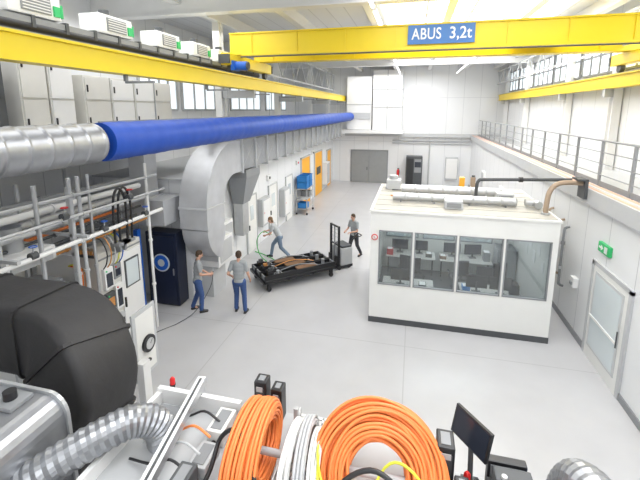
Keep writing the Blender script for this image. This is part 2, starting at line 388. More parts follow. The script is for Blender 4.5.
# ---------------------------------------------------------------- mezzanine left
b=MB();b.box(XL+.01,-7.0,3.0,11.6,4.72,4.9,lgrey);b.box(-7.06,-7.0,3,11.6,4.6,4.95,white);b.build('mezzanine_deck',label='grey steel mezzanine deck carrying switch cabinets',cat='platform')
yy=4.7
for i,(wd_,zt,m,md) in enumerate(((1.1,6.6,dgrey,dgrey),(.6,7.3,cabM,cabM),(.6,7.3,cabM,white),(.8,6.5,cabM,cabM),(.8,6.5,cabM,white),(.8,6.5,cabM,white),(.8,6.5,cabM,cabM))):
    y=yy;yy+=wd_+.04+(.25 if i in(0,2) else 0)
    c=thing('switch_cabinet','tall beige-grey switch cabinet on the mezzanine' if i else 'tall dark grey switch cabinet on the mezzanine','cabinet',(-7.8,y+wd_/2,4.9),0,'switch cabinets on the mezzanine')
    b=MB();b.box(-8.2,-7.5,y,y+wd_,4.9,zt,m,.01);b.build('cabinet_body',c)
    for z0,z1 in((5.0,5.9),(5.95,zt-.05)):
        b=MB();b.box(-7.5,-7.47,y+.03,y+wd_-.03,z0,z1,md);b.box(-7.47,-7.45,y+.06,y+.09,(z0+z1)/2-.08,(z0+z1)/2+.08,black);b.build('cabinet_door',c)
b=MB();b.box(-6.35,-5.75,3.0,14,6.98,7.1,mgrey);b.cyl((-5.8,3,6.96),(-5.8,14,6.96),.07,black,8)
for i in range(18):b.box(-6.36,-5.73,3.2+i*.6,3.26+i*.6,6.95,7.13,dgrey)
for y in(4.2,8.3,12.5):b.box(-6.5,-5.8,y-.05,y+.05,6.9,7.0,mgrey)
b.build('cable_tray_rail',label='dark steel rail and cable tray above the crane beam',cat='cable tray')
for x,z,r,m in((-9.3,7.6,.12,galv),(-9.35,7.35,.05,lgrey)):
    b=MB();b.cyl((x,3.5,z),(x,16,z),r,m,10)
    for y in(5,8,11,14):b.cyl((x,y,z),(x,y+.04,z),r*1.2,m,10);b.box(-9.495,x,y,y+.04,z-.02,z+.02,lgrey)
    b.build('upper_pipe',label='grey pipe on brackets above the mezzanine cabinets',cat='pipe',group='pipes above the mezzanine')
def fan(y):
    o=thing('ventilation_unit','white ventilation unit with green end cover on the rail','ventilation unit',(-6.0,y,7.1),0,'ventilation units on the rail')
    b=MB();b.box(-6.25,-5.8,y-.5,y+.4,7.14,7.5,offw,.03);b.box(-5.8,-5.78,y-.3,y+.2,7.2,7.44,mgrey);b.box(-6.15,-5.9,y-.35,y-.3,7.1,7.14,mgrey);b.box(-6.15,-5.9,y+.2,y+.25,7.1,7.14,mgrey)
    for q in range(5):b.box(-5.78,-5.77,y-.28,y+.18,7.22+q*.045,7.235+q*.045,white)
    b.build('housing',o)
    b=MB();b.box(-6.1,-5.81,y+.4,y+.46,7.2,7.42,green,.02);b.box(-5.8,-5.77,y+.25,y+.36,7.2,7.36,green);b.build('end_cover',o)
    b=MB();b.cyl((-6.02,y-.1,7.5),(-6.02,y-.1,7.62),.1,dgrey,14);b.build('inlet_stub',o)
    return o
for y in(5.2,6.9,8.6,10.1,11.5,13):fan(y)
# ---------------------------------------------------------------- blue round duct
d=thing('fabric_air_duct','long round silver and blue fabric air duct','duct',(-4.8,17,4.9))
def ribbed(P0,P1,r,m,step,amp,b,n=28):
    P0=V(P0);P1=V(P1);Ln=(P1-P0).length;k=int(Ln/step);P=[];R=[]
    for i in range(k+1):
        for dd,rr in((-.045,r),(-.022,r),(-.012,r+amp),(.012,r+amp),(.022,r),(.045,r)):
            s=min(max(i*step+dd,0),Ln);P.append(P0+(P1-P0)*(s/Ln));R.append(rr)
    Q=[P[0]];S=[R[0]]
    for p,r_ in zip(P[1:],R[1:]):
        if (p-Q[-1]).length>1e-5:Q.append(p);S.append(r_)
    b.tube(Q,S,m,n)
b=MB();ribbed((-4.8,2.2,5.2),(-4.8,5.1,5.2),.3,galvF,.3,.012,b);b.tube(smoothpath([(-4.8,2.2,5.2),(-4.8,1.7,5.1),(-4.8,1.4,4.7),(-4.8,1.35,4.0)],4),.3,galvF,20);b.build('steel_section',d,label='silver spiral steel section')
b=MB();P=[];R=[]
for i in range(245):
    y=5.1+24.4*i/244;P.append((-4.8,y,5.2));R.append(.312+.003*math.sin(i*1.7)+.003*math.sin(i*.61)-(.008 if i%16==0 else 0))
b.tube(P,R,blueM,28);b.build('fabric_sleeve',d,label='blue fabric sleeve')
for y in range(3,30,3):
    b=MB();b.cyl((-4.8,y+.5,5.5),(-4.8,y+.5,6.2),.008,mgrey,6);b.box(-5.4,-4.78,y+.47,y+.53,6.2,6.24,mgrey);b.box(-5.43,-5.37,y+.47,y+.53,6.24,6.36,mgrey);b.build('hanger',d)
b=MB();b.box(-4.82,-4.78,5.1,29.5,5.505,5.525,mgrey);b.build('suspension_rail',d)
b=MB()
b.cyl((-6.0,10,5.05),(-6.0,29,5.05),.09,black,10)
for y in range(11,29,3):b.box(-6.05,-5.95,y,y+.05,4.77,5.05,dgrey)
b.build('black_pipe',label='black insulated pipe lying on the sheet-metal duct',cat='pipe')
# ---------------------------------------------------------------- big sheet metal duct
sd=thing('ventilation_duct','large rectangular sheet-metal duct bending down along the test cells','duct',(-5.9,20,1.9))
ZD=4.24
b=MB();b.rsweep([V((-5.85,29.4,ZD)),V((-5.85,11.5,ZD))],.85,.96,galvL,up=(1,0,0))
for i in range(16):
    y0=11.56+1.1*i;y1=y0+1.0;b.bar((-5.42,y0,ZD-.44),(-5.42,y1,ZD+.44),.012,.012,lgrey);b.bar((-5.42,y0,ZD+.44),(-5.42,y1,ZD-.44),.012,.012,lgrey)
b.build('straight_section',sd)
b=MB();P=[V((-5.85,11.5,ZD)),V((-5.85,11.25,ZD))]+arc((-5.85,11.0,2.94),1.3,90,180,24,'YZ')+[V((-5.85,9.7,2.7)),V((-5.85,9.7,2.4))]
b.rsweep(P,.85,1.0,galvD,up=(1,0,0),smooth=True);b.build('elbow',sd)
b=MB();P=arc((-5.85,10.35,2.4),.65,180,250,10,'YZ');b.rsweep(P,.8,.94,galvD,up=(1,0,0),smooth=True);b.build('outlet_bend',sd)
for y in[11.5+1.1*i for i in range(17)]:
    b=MB();b.box(-6.32,-5.36,y-.03,y+.03,ZD-.56,ZD+.56,lgrey);b.build('flange',sd)
for a in(178,):
    c=V((-5.85,11.0+1.3*math.cos(math.radians(a)),2.94+1.3*math.sin(math.radians(a))));t_=V((0,-math.sin(math.radians(a)),math.cos(math.radians(a))))
    b=MB();b.rsweep([c-t_*.03,c+t_*.03],.9,1.05,lgrey,up=(1,0,0));b.build('flange',sd)
b=MB();b.box(-6.29,-5.55,9.95,10.9,1.0,1.85,white,.02);b.box(-6.25,-5.56,9.93,9.95,1.2,1.7,lgrey);b.box(-5.55,-5.53,10.05,10.8,1.1,1.75,lgrey);b.box(-6.25,-5.8,10.0,10.8,0,1.0,lgrey);b.build('filter_housing',label='white filter housing under the bent sheet-metal duct',cat='ventilation unit')
h=MB();h.add([(-6.2,12.0,3.4),(-5.5,12.0,3.4),(-5.5,13.2,3.4),(-6.2,13.2,3.4),(-6.2,12.3,2.4),(-5.8,12.3,2.4),(-5.8,12.9,2.4),(-6.2,12.9,2.4)],[(0,1,2,3),(7,6,5,4),(0,4,5,1),(1,5,6,2),(2,6,7,3),(3,7,4,0)],mgrey)
h.box(-6.2,-5.5,12,13.2,3.4,3.68,mgrey);h.box(-6.2,-5.85,12.35,12.85,1.2,2.4,galv);h.build('extraction_hood',label='grey tapered extraction hood under the long duct',cat='hood')
b=MB();b.rsweep([(-9.3,9.15,2.95),(-6.45,9.15,2.95)],.7,.8,galvD,up=(0,0,1));b.rsweep([(-7.3,9.15,3.3),(-7.3,9.15,4.7)],.5,.5,galvD,up=(1,0,0))
for x in(-8.6,-7.8,-7.0):b.box(x-.02,x+.02,8.72,9.58,2.57,3.33,lgrey)
for x in(-8.9,-7.2):b.box(x-.03,x+.03,9.1,9.67,2.45,2.6,lgrey)
b.build('branch_duct',label='rectangular sheet-metal branch duct on the cell end wall',cat='duct')
for i,(y0,y1,z0,z1,dp,m) in enumerate(((10.95,11.9,.9,2.0,.28,white),(14.7,15.6,.8,2.0,.25,lgrey),(17.4,18.2,.5,1.9,.3,lgrey),(26.6,27.6,.4,2.0,.35,white),(12.95,13.1,1.5,2.2,.15,lgrey))):
    b=MB();b.box(-6.295,-6.3+dp,y0,y1,z0,z1,m,.015);b.box(-6.3+dp,-6.28+dp,y0+.08,y1-.08,z0+.1,z1-.1,lgrey if m is white else white)
    b.cyl((-6.27+dp,y0+.12,(z0+z1)/2),(-6.25+dp,y0+.12,(z0+z1)/2),.02,red);b.build('switch_box',label='wall-mounted switch box on the test cell wall',cat='switch box',group='switch boxes on the cell wall')
for i,(y,z) in enumerate(((15.8,2.6),(20.2,2.7),(23.5,2.9),(10.6,2.5))):
    b=MB();b.box(-6.3,-6.2,y,y+.35,z,z+.25,white,.01);b.cyl((-6.2,y+.17,z+.12),(-6.17,y+.17,z+.12),.06,red if i%2 else dgrey);b.build('alarm_box',label='small white alarm box with round lamp on the cell wall',cat='alarm',group='alarm boxes on the cell wall')
rk=thing('shelf_trolley','steel shelf trolley beside the test cells','trolley',(-5.85,20.4,0))
b=MB()
for x in(-6.15,-5.55):
    for y in(19.8,21.1):b.box(x-.02,x+.02,y-.02,y+.02,.12,1.45,lgrey)
b.build('trolley_frame',rk)
for x in(-6.15,-5.55):
    for y in(19.8,21.1):b=MB();b.cyl((x,y-.03,.06),(x,y+.03,.06),.06,black,12);b.build('castor',rk)
for z in(.3,.85,1.42):
    b=MB();b.box(-6.17,-5.53,19.78,21.12,z,z+.03,lgrey);b.build('shelf',rk)
def crate(x0,y0,z0,w_,l,h,m,lab,grp):
    b=MB();b.box(x0,x0+w_,y0,y0+l,z0,z0+.02,m)
    b.box(x0,x0+.02,y0,y0+l,z0,z0+h,m);b.box(x0+w_-.02,x0+w_,y0,y0+l,z0,z0+h,m);b.box(x0,x0+w_,y0,y0+.02,z0,z0+h,m);b.box(x0,x0+w_,y0+l-.02,y0+l,z0,z0+h,m)
    b.box(x0-.015,x0+w_+.015,y0-.015,y0+.01,z0+h-.04,z0+h,m);b.box(x0-.015,x0+w_+.015,y0+l-.01,y0+l+.015,z0+h-.04,z0+h,m);b.box(x0+w_,x0+w_+.015,y0,y0+l,z0+h-.04,z0+h,m)
    b.build('storage_crate',label=lab,cat='crate',group=grp)
for y in(19.82,20.48):
    for z in(1.451,1.80):crate(-6.12,y,z,.55,.58,.34,crateB,'blue plastic storage crate stacked on the trolley','blue crates on the trolley')
crate(-6.1,19.9,.331,.5,.5,.3,crateB,'blue crate on the lower trolley shelf','crates on lower shelf');crate(-6.1,20.5,.881,.5,.5,.3,mgrey,'grey crate on the middle trolley shelf','crates on lower shelf')
b=MB();b.box(-.5,.7,29.3,30.1,0,2.3,dgrey,.03);b.box(-.42,.05,29.27,29.3,.2,2.15,black);b.box(.12,.62,29.27,29.3,1.1,2.1,mgrey);b.box(.15,.6,29.26,29.27,1.5,1.9,screenM);b.build('vending_machine',label='black machine cabinet with display against the end wall',cat='machine')
fe=thing('fire_extinguisher','red fire extinguisher hanging on the end wall','fire extinguisher',(-1.1,30.35,.6))
b=MB();b.tube([(-1.1,30.36,.6),(-1.1,30.36,.62),(-1.1,30.36,1.05),(-1.1,30.36,1.12),(-1.1,30.36,1.16)],[.08,.1,.1,.06,.03],red,16);b.build('tank',fe)
b=MB();b.cyl((-1.1,30.36,1.16),(-1.1,30.36,1.22),.03,black);b.box(-1.16,-1.0,30.34,30.38,1.2,1.23,black);b.tube(smoothpath([(-1.1,30.33,1.2),(-1.0,30.3,1.1),(-.97,30.3,.8)],4),.012,black,6);b.build('valve_and_hose',fe)
b=MB()
for z in(3.2,3.4):b.cyl((-1.6,30.4,z),(4.1,30.4,z),.05,lgrey,8)
b.cyl((1.2,30.4,0.02),(1.2,30.4,3.4),.05,lgrey,8)
b.build('wall_pipe_run',label='grey horizontal pipes on the end wall',cat='pipe')
b=MB();b.box(2.4,3.3,30.2,30.49,.5,2.2,lgrey,.02);b.box(2.45,3.25,30.18,30.2,.6,2.1,white);b.build('electrical_cabinet',label='grey electrical cabinet on the end wall',cat='cabinet')
# ---------------------------------------------------------------- left open bay
def pipe(pts,r,m,lab,name='pipe',flg=True,grp='pipes in the machinery bay',k=5):
    b=MB();b.tube(smoothpath(pts,k),r,m,10)
    if flg:
        for q in range(len(pts)-1):
            p=V(pts[q]);dd=(V(pts[q+1])-p).normalized();b.cyl(p,p+dd*.03,r*1.5,m,12)
    b.build(name,label=lab,cat='pipe',group=grp)
for i,(x,z,r,m) in enumerate(((-7.0,3.75,.07,white),(-7.3,3.9,.06,mgrey),(-6.8,3.45,.05,galv),(-7.6,3.4,.07,white),(-7.15,2.95,.04,dgrey),(-6.35,3.15,.045,white),(-6.25,3.7,.03,galv),(-6.45,4.05,.035,lgrey),(-7.8,3.0,.04,orange),(-6.75,2.9,.025,copper),(-7.45,3.65,.03,blueP),(-7.0,3.2,.03,dgrey))):
    pipe([(x,3.2,z),(x,6,z),(x,8.55,z)],r,m,'straight service pipe running through the machinery bay',k=2)
for i,(x,y,r,m) in enumerate(((-6.5,6.0,.04,lgrey),(-6.5,6.2,.04,lgrey),(-6.5,6.45,.03,galv),(-6.45,8.15,.035,white),(-6.4,5.2,.04,galv))):
    b=MB();b.cyl((x,y,0),(x,y,4.4),r,m,10)
    for z in(1.2,2.4,3.6):b.cyl((x,y,z),(x,y,z+.05),r*1.5,m,10)
    b.build('standpipe',label='vertical service pipe with clamps in the machinery bay',cat='pipe',group='vertical pipes in the bay')
for i,(y,z) in enumerate(((5.0,3.2),(5.6,3.75),(6.6,3.2),(7.3,3.75),(7.9,3.2))):
    b=MB();x=-6.35 if z<3.5 else -6.25;b.cyl((x,y-.06,z),(x,y+.06,z),.07,dgrey,12);b.cyl((x,y,z),(x+.02,y,z+.16),.012,chrome,8);b.tube([(x+.02+.06*math.cos(a*pi/6),y+.06*math.sin(a*pi/6),z+.17) for a in range(12)],.01,red if i%2 else blueP,6,closed=True);b.build('valve',label='hand-wheel valve on a service pipe in the bay',cat='valve',group='valves in the bay')
tb=thing('test_bench','light steel test bench front with windowed door and control boxes','machine',(-6.95,7.3,0))
b=MB();b.box(-7.3,-6.65,6.65,8.0,.12,2.55,cabM,.015);b.box(-7.25,-6.7,6.7,7.95,0,.12,dgrey);b.box(-6.66,-6.64,6.66,7.99,2.4,2.44,mgrey);b.build('cabinet_body',tb)
dd_=part('cabinet_door',tb)
b=MB();b.box(-6.65,-6.62,7.25,7.95,.3,2.35,white);b.build('door_leaf',dd_)
b=MB();b.box(-6.62,-6.6,7.36,7.84,1.45,2.15,dgrey);b.box(-6.6,-6.595,7.4,7.8,1.49,2.11,dglass);b.build('door_window',dd_)
b=MB();b.box(-6.62,-6.58,7.28,7.31,1.0,1.25,black);b.build('handle',dd_)
for i,(y0,y1,z0,z1,m) in enumerate(((6.7,6.95,1.7,2.2,white),(6.98,7.2,1.85,2.2,mgrey),(6.7,6.95,1.2,1.6,dgrey),(6.98,7.2,1.1,1.7,white),(6.7,7.2,.5,.95,lgrey))):
    b=MB();b.box(-6.65,-6.56,y0,y1,z0,z1,m,.008);b.box(-6.56,-6.55,y0+.04,y1-.04,z0+.06,z1-.12,screenM if m is not dgrey else copper);b.cyl((-6.56,y0+.05,z1-.06),(-6.54,y0+.05,z1-.06),.018,red if i%2 else green);b.build('control_box',tb)
for i in range(5):
    b=MB();y=6.72+i*.12;b.tube(smoothpath([(-6.6,y,2.2),(-6.5,y,2.35),(-6.48,y+.02,2.6),(-6.6,y+.03,2.85),(-6.75,y+.04,2.9)],4),.014,(black,copper,lgrey,yelgr,blueP)[i],6);b.build('bench_hose',tb)
b=MB()
for i in range(6):b.cyl((-6.7-.09*i,6.62,2.56),(-6.7-.09*i,6.62,2.66),.03,copper,10);b.cyl((-6.7-.09*i,6.62,2.66),(-6.7-.09*i,6.62,2.7),.04,brass,10)
b.box(-7.2,-6.66,6.58,6.66,2.5,2.56,dgrey);b.build('fitting_row',tb,label='row of orange-brown fittings')
for y,r in((6.95,.028),(7.1,.026)):
    b=MB();b.tube(smoothpath([(-6.42,y,2.75),(-6.4,y,3.5),(-6.38,y+.04,3.85),(-6.36,y+.15,3.98),(-6.34,y+.26,3.85),(-6.32,y+.3,3.5),(-6.35,y+.3,2.75)],5),r,black,10);b.box(-6.46,-6.3,y-.04,y+.34,2.68,2.75,mgrey);b.box(-6.66,-6.4,y+.1,y+.16,2.5,2.7,mgrey);b.build('black_hose',label='black flexible hose arching above the test bench',cat='hose',group='black hoses')
pr=thing('pipe_rack','grey steel pipe rack in the machinery bay','rack',(-6.8,6,0))
for y in(4.6,6.0):
    b=MB();b.box(-7.9,-7.84,y,y+.06,0,4.2,lgrey);b.box(-6.62,-6.56,y,y+.06,0,4.2,lgrey);b.box(-7.9,-6.2,y,y+.06,3.2,3.26,lgrey);b.box(-7.9,-6.56,y,y+.06,2.8,2.86,lgrey);b.build('rack_frame',pr)
b=MB();b.box(-9.3,-8.6,6.7,7.9,0,2.2,lgrey,.02);b.box(-8.6,-8.57,6.8,7.8,.2,2.1,white);b.build('pump_cabinet',label='white pump cabinet in the machinery bay',cat='cabinet')
b=MB();b.box(-9.3,-8.3,3.0,6.3,0,2.6,cabM,.02)
for i in range(4):b.box(-8.3,-8.27,3.1+i*.8,3.8+i*.8,.2,2.4,offw)
b.build('machine_enclosure',label='long grey machine enclosure with panelled doors',cat='machine')
b=MB();b.box(-7.5,-6.65,4.75,5.7,2.87,3.15,white,.03);b.box(-6.65,-6.62,4.8,5.6,2.9,3.1,lgrey);b.cyl((-7.1,5.2,3.15),(-7.1,5.2,3.6),.2,galv,18);b.build('air_box',label='white flat air distribution box on the pipe rack',cat='ventilation unit')
b=MB();b.box(-7.6,-6.7,4.75,5.95,0,2.2,white,.015)
for i in range(3):b.box(-6.7,-6.68,4.8+i*.38,5.15+i*.38,.2,2.0,(lgrey,cabM,lgrey)[i])
b.box(-7.5,-6.8,4.8,5.9,2.2,2.35,mgrey);b.build('hydraulic_cabinet',label='white hydraulic cabinet under the pipe rack',cat='cabinet')
for i,(m,dx) in enumerate(((yelgr,0),(red,.08),(orange,.16),(copper,.24))):
    b=MB();b.tube(smoothpath([(-7.3+dx*.5,6.5,2.3),(-7.1+dx,6.45,2.35-dx*.3),(-6.95+dx,6.35,2.1),(-6.95+dx,6.3,1.8),(-7.0+dx,6.35,1.5)],5),.02,m,8);b.build('coloured_hose',label='coloured media hose looping in the machinery bay',cat='hose',group='coloured hoses')
b=MB();b.box(-7.5,-6.66,6.25,6.6,0,1.5,lgrey,.02);b.box(-6.66,-6.64,6.3,6.55,.2,1.3,white);b.box(-7.4,-6.75,6.23,6.25,.2,1.3,white);b.build('valve_cabinet',label='grey valve cabinet below the coloured hoses',cat='cabinet')
cc=thing('control_cabinet','white control cabinet with display by the cell end wall','cabinet',(-8.25,8.6,0))
b=MB();b.box(-9.0,-7.95,8.3,9.1,.15,2.2,white,.02);b.box(-8.9,-8.05,8.35,9.05,0,.15,dgrey);b.build('cabinet_body',cc)
b=MB();b.box(-8.92,-8.03,8.27,8.3,.25,2.1,lgrey);b.box(-8.75,-8.2,8.25,8.27,1.3,1.95,screenM);b.box(-8.75,-8.2,8.25,8.27,.6,.8,blueP);b.box(-8.1,-8.07,8.23,8.27,1.0,1.2,black);b.build('cabinet_door',cc)
b=MB();b.box(-7.45,-6.45,9.2,9.66,0.05,2.25,navy,.02);b.box(-7.38,-6.52,9.17,9.2,.15,2.15,navy);b.box(-7.4,-6.5,9.25,9.6,0,.06,dgrey);b.box(-6.58,-6.55,9.14,9.17,1.0,1.2,chrome);bo=b.build('server_cabinet',label='dark blue machine cabinet with round emblem by the cell',cat='cabinet')
b=MB();b.cyl((-6.95,9.165,1.35),(-6.95,9.155,1.35),.27,dglass,28);b.cyl((-6.95,9.156,1.35),(-6.95,9.15,1.35),.23,blueP,28);b.cyl((-6.95,9.151,1.35),(-6.95,9.145,1.35),.11,dglass,28);b.build('round_emblem',bo)
b=MB();b.box(-7.3,-7.17,8.55,8.68,0,2.5,blueP);b.box(-7.34,-7.13,8.51,8.72,0,.03,blueP);b.build('blue_post',label='bright blue square steel post beside the dark cabinet',cat='post')
wc=thing('machine_cabinet','white machine cabinet with open door and gauge','cabinet',(-5.7,5.3,0))
b=MB();b.box(-6.55,-4.95,4.7,5.5,.1,1.55,white,.02);b.box(-6.5,-5.05,4.75,5.45,0,.1,dgrey);b.box(-4.95,-4.93,4.8,5.4,.2,1.45,mgrey);b.build('cabinet_body',wc)
dr=MB();dr.box(-4.96,-4.92,5.52,6.17,.55,1.95,lgrey,.008);dr.box(-4.92,-4.915,5.6,6.1,.63,1.87,offw);dr.build('cabinet_door',wc)
g=part('gauge',wc)
b=MB();b.tube([(-4.91,5.88,1.2),(-4.86,5.88,1.2)],.17,black,24);b.build('gauge_housing',g)
b=MB();b.tube([(-4.862,5.88,1.2),(-4.85,5.88,1.2)],.11,lgrey,24);b.bar((-4.847,5.88,1.2),(-4.847,5.94,1.27),.01,.004,black);b.build('gauge_dial',g)
b=MB();b.tube([(-4.91,5.88,.85),(-4.87,5.88,.85)],.03,black,12);b.build('knob',wc)
b=MB();b.box(-4.9,-4.74,5.5,5.7,0,1.0,white,.01);b.build('support_leg',wc)
b=MB();ribbed((-8.8,4.0,3.3),(-8.8,8.2,3.3),.28,galv,.5,.012,b,18)
for y in(5,8):b.box(-8.83,-8.77,y,y+.06,3.58,4.72,lgrey)
b.build('round_duct',label='round silver duct hanging under the mezzanine',cat='duct')
# ---------------------------------------------------------------- office cabin
of=thing('office_cabin','white prefabricated office cabin with window band and dark plinth','office cabin',(1.2,11.6,0))
OX0,OX1,OY0,OY1,OZ=-1.0,3.43,9.75,13.4,3.1
b=MB();b.box(OX0-.01,OX1+.01,OY0-.01,OY1+.01,0,.16,dgrey);b.build('plinth',of,label='dark grey plinth')
wins=[(-.78,.08),(.13,1.16),(1.21,2.24),(2.29,3.30)]
def wallwins(y0,y1,zs,zt,name,wn):
    b=MB();b.box(OX0,OX1,y0,y1,.12,zs,offw);b.box(OX0,OX1,y0,y1,zt,OZ,offw)
    xs=[OX0]+[v for w_ in wn for v in w_]+[OX1]
    for i in range(0,len(xs),2):b.box(xs[i],xs[i+1],y0,y1,zs,zt,offw)
    b.build(name,of)
    for a,c in wn:
        wn_=part('window',of);b=MB()
        for q in((a,a+.03,zs,zt),(c-.03,c,zs,zt),(a,c,zs,zs+.03),(a,c,zt-.03,zt)):b.box(q[0],q[1],y0-.015,y1-.02,q[2],q[3],mgrey)
        b.build('window_frame',wn_);b=MB();b.box(a+.03,c-.03,(y0+y1)/2-.005,(y0+y1)/2+.005,zs+.03,zt-.03,glass);b.build('window_pane',wn_)
wallwins(OY0,OY0+.09,1.12,2.62,'front_panel',wins)
wallwins(OY1-.09,OY1,1.3,2.5,'rear_panel',[(-.8,.3),(.45,1.5),(1.65,2.7)])
b=MB();b.box(OX0,OX0+.08,OY0+.09,OY1-.09,.12,OZ,offw);b.build('side_panel',of)
b=MB();b.box(OX1-.08,OX1,OY0+.09,OY1-.09,.12,OZ,offw);b.build('side_panel',of)
b=MB();b.box(OX0-.03,OX1+.03,OY0-.03,OY1+.03,OZ,OZ+.05,offw);b.box(OX0+.05,OX1-.05,OY0+.05,OY1-.05,OZ+.05,OZ+.07,roofM);b.box(OX0+.08,OX1-.08,OY0+.09,OY1-.09,2.9,OZ,white)
for i in range(5):b.box(OX0+.05,OX1-.05,10.3+i*.6,10.31+i*.6,OZ+.07,OZ+.078,mgrey)
b.build('roof',of)
b=MB();b.box(OX0+.08,OX1-.08,OY0+.09,OY1-.09,.12,.14,lgrey);b.build('cabin_floor',of)
b=MB();b.box(.3,2.3,11.4,11.7,2.85,2.9,emW);b.build('added_fill_lamp',of)  # glowing panel added to brighten the cabin interior
b=MB();b.cyl((-.89,9.735,2.42),(-.89,9.745,2.42),.085,red,24);b.cyl((-.89,9.73,2.42),(-.89,9.735,2.42),.062,white,24);b.bar((-.94,9.727,2.47),(-.84,9.727,2.37),.02,.004,red);b.bar((-.89,9.729,2.39),(-.89,9.729,2.46),.02,.003,black);b.build('prohibition_sign',label='round red and white prohibition sign on the cabin corner',cat='sign')
def desk(x0,x1,y0,y1,lab):
    t=thing('office_desk',lab,'desk',((x0+x1)/2,(y0+y1)/2,.14),0,'desks in the cabin')
    b=MB();b.box(x0,x1,y0,y1,.85,.88,deskM,.005);b.build('desk_top',t)
    for x in(x0+.05,x1-.09):
        b=MB();b.box(x,x+.04,y0+.05,y1-.05,.14,.18,dgrey);b.box(x,x+.04,(y0+y1)/2-.04,(y0+y1)/2+.04,.14,.85,dgrey);b.build('leg',t)
desk(-.75,.85,12.45,13.2,'light office desk with monitors along the rear wall');desk(1.0,2.6,12.45,13.2,'light office desk with monitors along the rear wall');desk(1.4,2.9,10.2,10.9,'light office desk under the window');desk(-.7,.7,10.15,10.85,'light office desk under the window')
def monitor(x,y,z,rz=0,sc=1,lab='black flat monitor on the office desk',grp='monitors in the cabin'):
    t=thing('monitor',lab,'monitor',(x,y,z),rz,grp)
    b=MB(True);b.box(-.27*sc,.27*sc,-.015,.015,.12*sc,.46*sc,black,.005);b.box(-.25*sc,.25*sc,-.018,-.014,.145*sc,.44*sc,screenM);b.build('screen',t)
    b=MB(True);b.box(-.025,.025,.015,.035,.02,.3*sc,dgrey);b.box(-.11,.11,-.07,.09,0,.015,dgrey);b.build('stand',t)
for x,y,r in((-.3,12.95,0),(.35,12.95,0),(1.4,12.95,0),(2.05,12.95,.2),(1.8,10.4,pi),(2.4,10.4,pi),(-.2,10.4,pi)):monitor(x,y,.88,r)
def chair(x,y,rz):
    t=thing('office_chair','black swivel office chair with five-star base','chair',(x,y,.14),rz,'office chairs in the cabin')
    b=MB(True);b.box(-.24,.24,-.24,.24,.42,.5,black,.03);b.build('seat',t)
    b=MB(True);b.box(-.22,.22,.22,.28,.6,1.1,black,.025);b.box(-.03,.03,.2,.24,.44,.7,dgrey);b.build('backrest',t)
    b=MB(True);b.cyl((0,0,.08),(0,0,.42),.03,dgrey)
    for i in range(5):
        a=i*2*pi/5;b.bar((0,0,.09),(.28*math.cos(a),.28*math.sin(a),.07),.04,.03,dgrey);b.ell((.28*math.cos(a),.28*math.sin(a),.03),.03,black,n=8)
    b.build('base',t)
    for s in(-1,1):
        b=MB(True);b.box(s*.27-.02,s*.27+.02,-.12,.14,.64,.67,black);b.box(s*.27-.015,s*.27+.015,0,.03,.45,.64,black);b.build('armrest',t)
for x,y,r in((0,11.95,2.9),(1.5,11.9,3.4),(2.2,11.6,3.0),(2.75,11.5,.4),(.2,11.3,.2)):chair(x,y,r)
for i in range(8):
    b=MB();y=10.3+i*.36;z=1.6+.3*(i%2)
    b.box(3.335,3.348,y,y+.21,z,z+.3,paperM);b.build('wall_paper_sheet',label='white printed sheet pinned to the cabin wall',cat='paper',group='papers on the cabin wall')
for i in range(3):
    b=MB();x=2.78+.2*i;b.box(x,x+.15,13.295,13.308,1.5,1.8,paperM);b.build('wall_paper_sheet',label='white printed sheet pinned to the cabin wall',cat='paper',group='papers on the cabin wall')
for i,(x,y,m,h_) in enumerate(((.65,12.75,dgrey,.12),(-.62,12.7,red,.2),(1.1,12.7,wood,.1),(2.45,12.8,mgrey,.3),(.4,10.4,black,.08),(1.55,10.5,crateB,.12))):
    b=MB();b.box(x-.1,x+.1,y-.12,y+.12,.881,.881+h_,m,.008);b.box(x-.08,x+.08,y-.1,y+.1,.881+h_,.885+h_,paperM);b.build('document_box',label='small document box lying on an office desk',cat='box',group='boxes on the desks')
b=MB();b.box(2.75,3.3,12.6,13.25,.14,1.35,mgrey,.01);b.box(2.74,2.75,12.65,13.2,.2,1.3,lgrey);b.build('filing_cabinet',label='grey filing cabinet in the cabin corner',cat='cabinet')
b=MB();b.box(2.62,2.87,10.4,10.7,.881,1.15,black,.02);b.box(2.6,2.62,10.45,10.65,.92,1.0,lgrey);b.build('printer',label='black printer on the office desk',cat='printer')
zr=OZ+.078
b=MB();ribbed((-.5,10.8,zr+.14),(2.9,10.8,zr+.14),.11,galv,.35,.01,b,18)
for x in(-.3,.6,1.5,2.4):b.box(x,x+.04,10.68,10.92,zr,zr+.05,mgrey)
b.tube(smoothpath([(2.9,10.8,zr+.14),(3.12,10.78,zr+.14),(3.18,10.6,zr+.12)],4),.1,galv,14);b.build('silver_roof_duct',label='round silver duct at the front of the cabin roof',cat='duct')
b=MB();ribbed((-.3,11.9,zr+.15),(2.7,11.9,zr+.15),.13,galv,.4,.01,b,18)
for x in(0,1.2,2.4):b.box(x,x+.04,11.78,12.02,zr,zr+.06,lgrey)
b.build('round_roof_duct',label='round silver duct lying on the cabin roof',cat='duct')
b=MB();b.box(.85,1.3,10.15,10.48,zr,zr+.22,lgrey,.02);b.box(.9,1.25,10.13,10.15,zr+.05,zr+.17,mgrey);b.build('junction_box',label='grey junction box on the cabin roof',cat='box')
b=MB();b.box(2.3,2.75,11.25,11.6,zr,zr+.25,lgrey,.02);b.box(2.35,2.7,11.23,11.25,zr+.05,zr+.2,mgrey);b.build('damper_box',label='grey damper box on the cabin roof',cat='box')
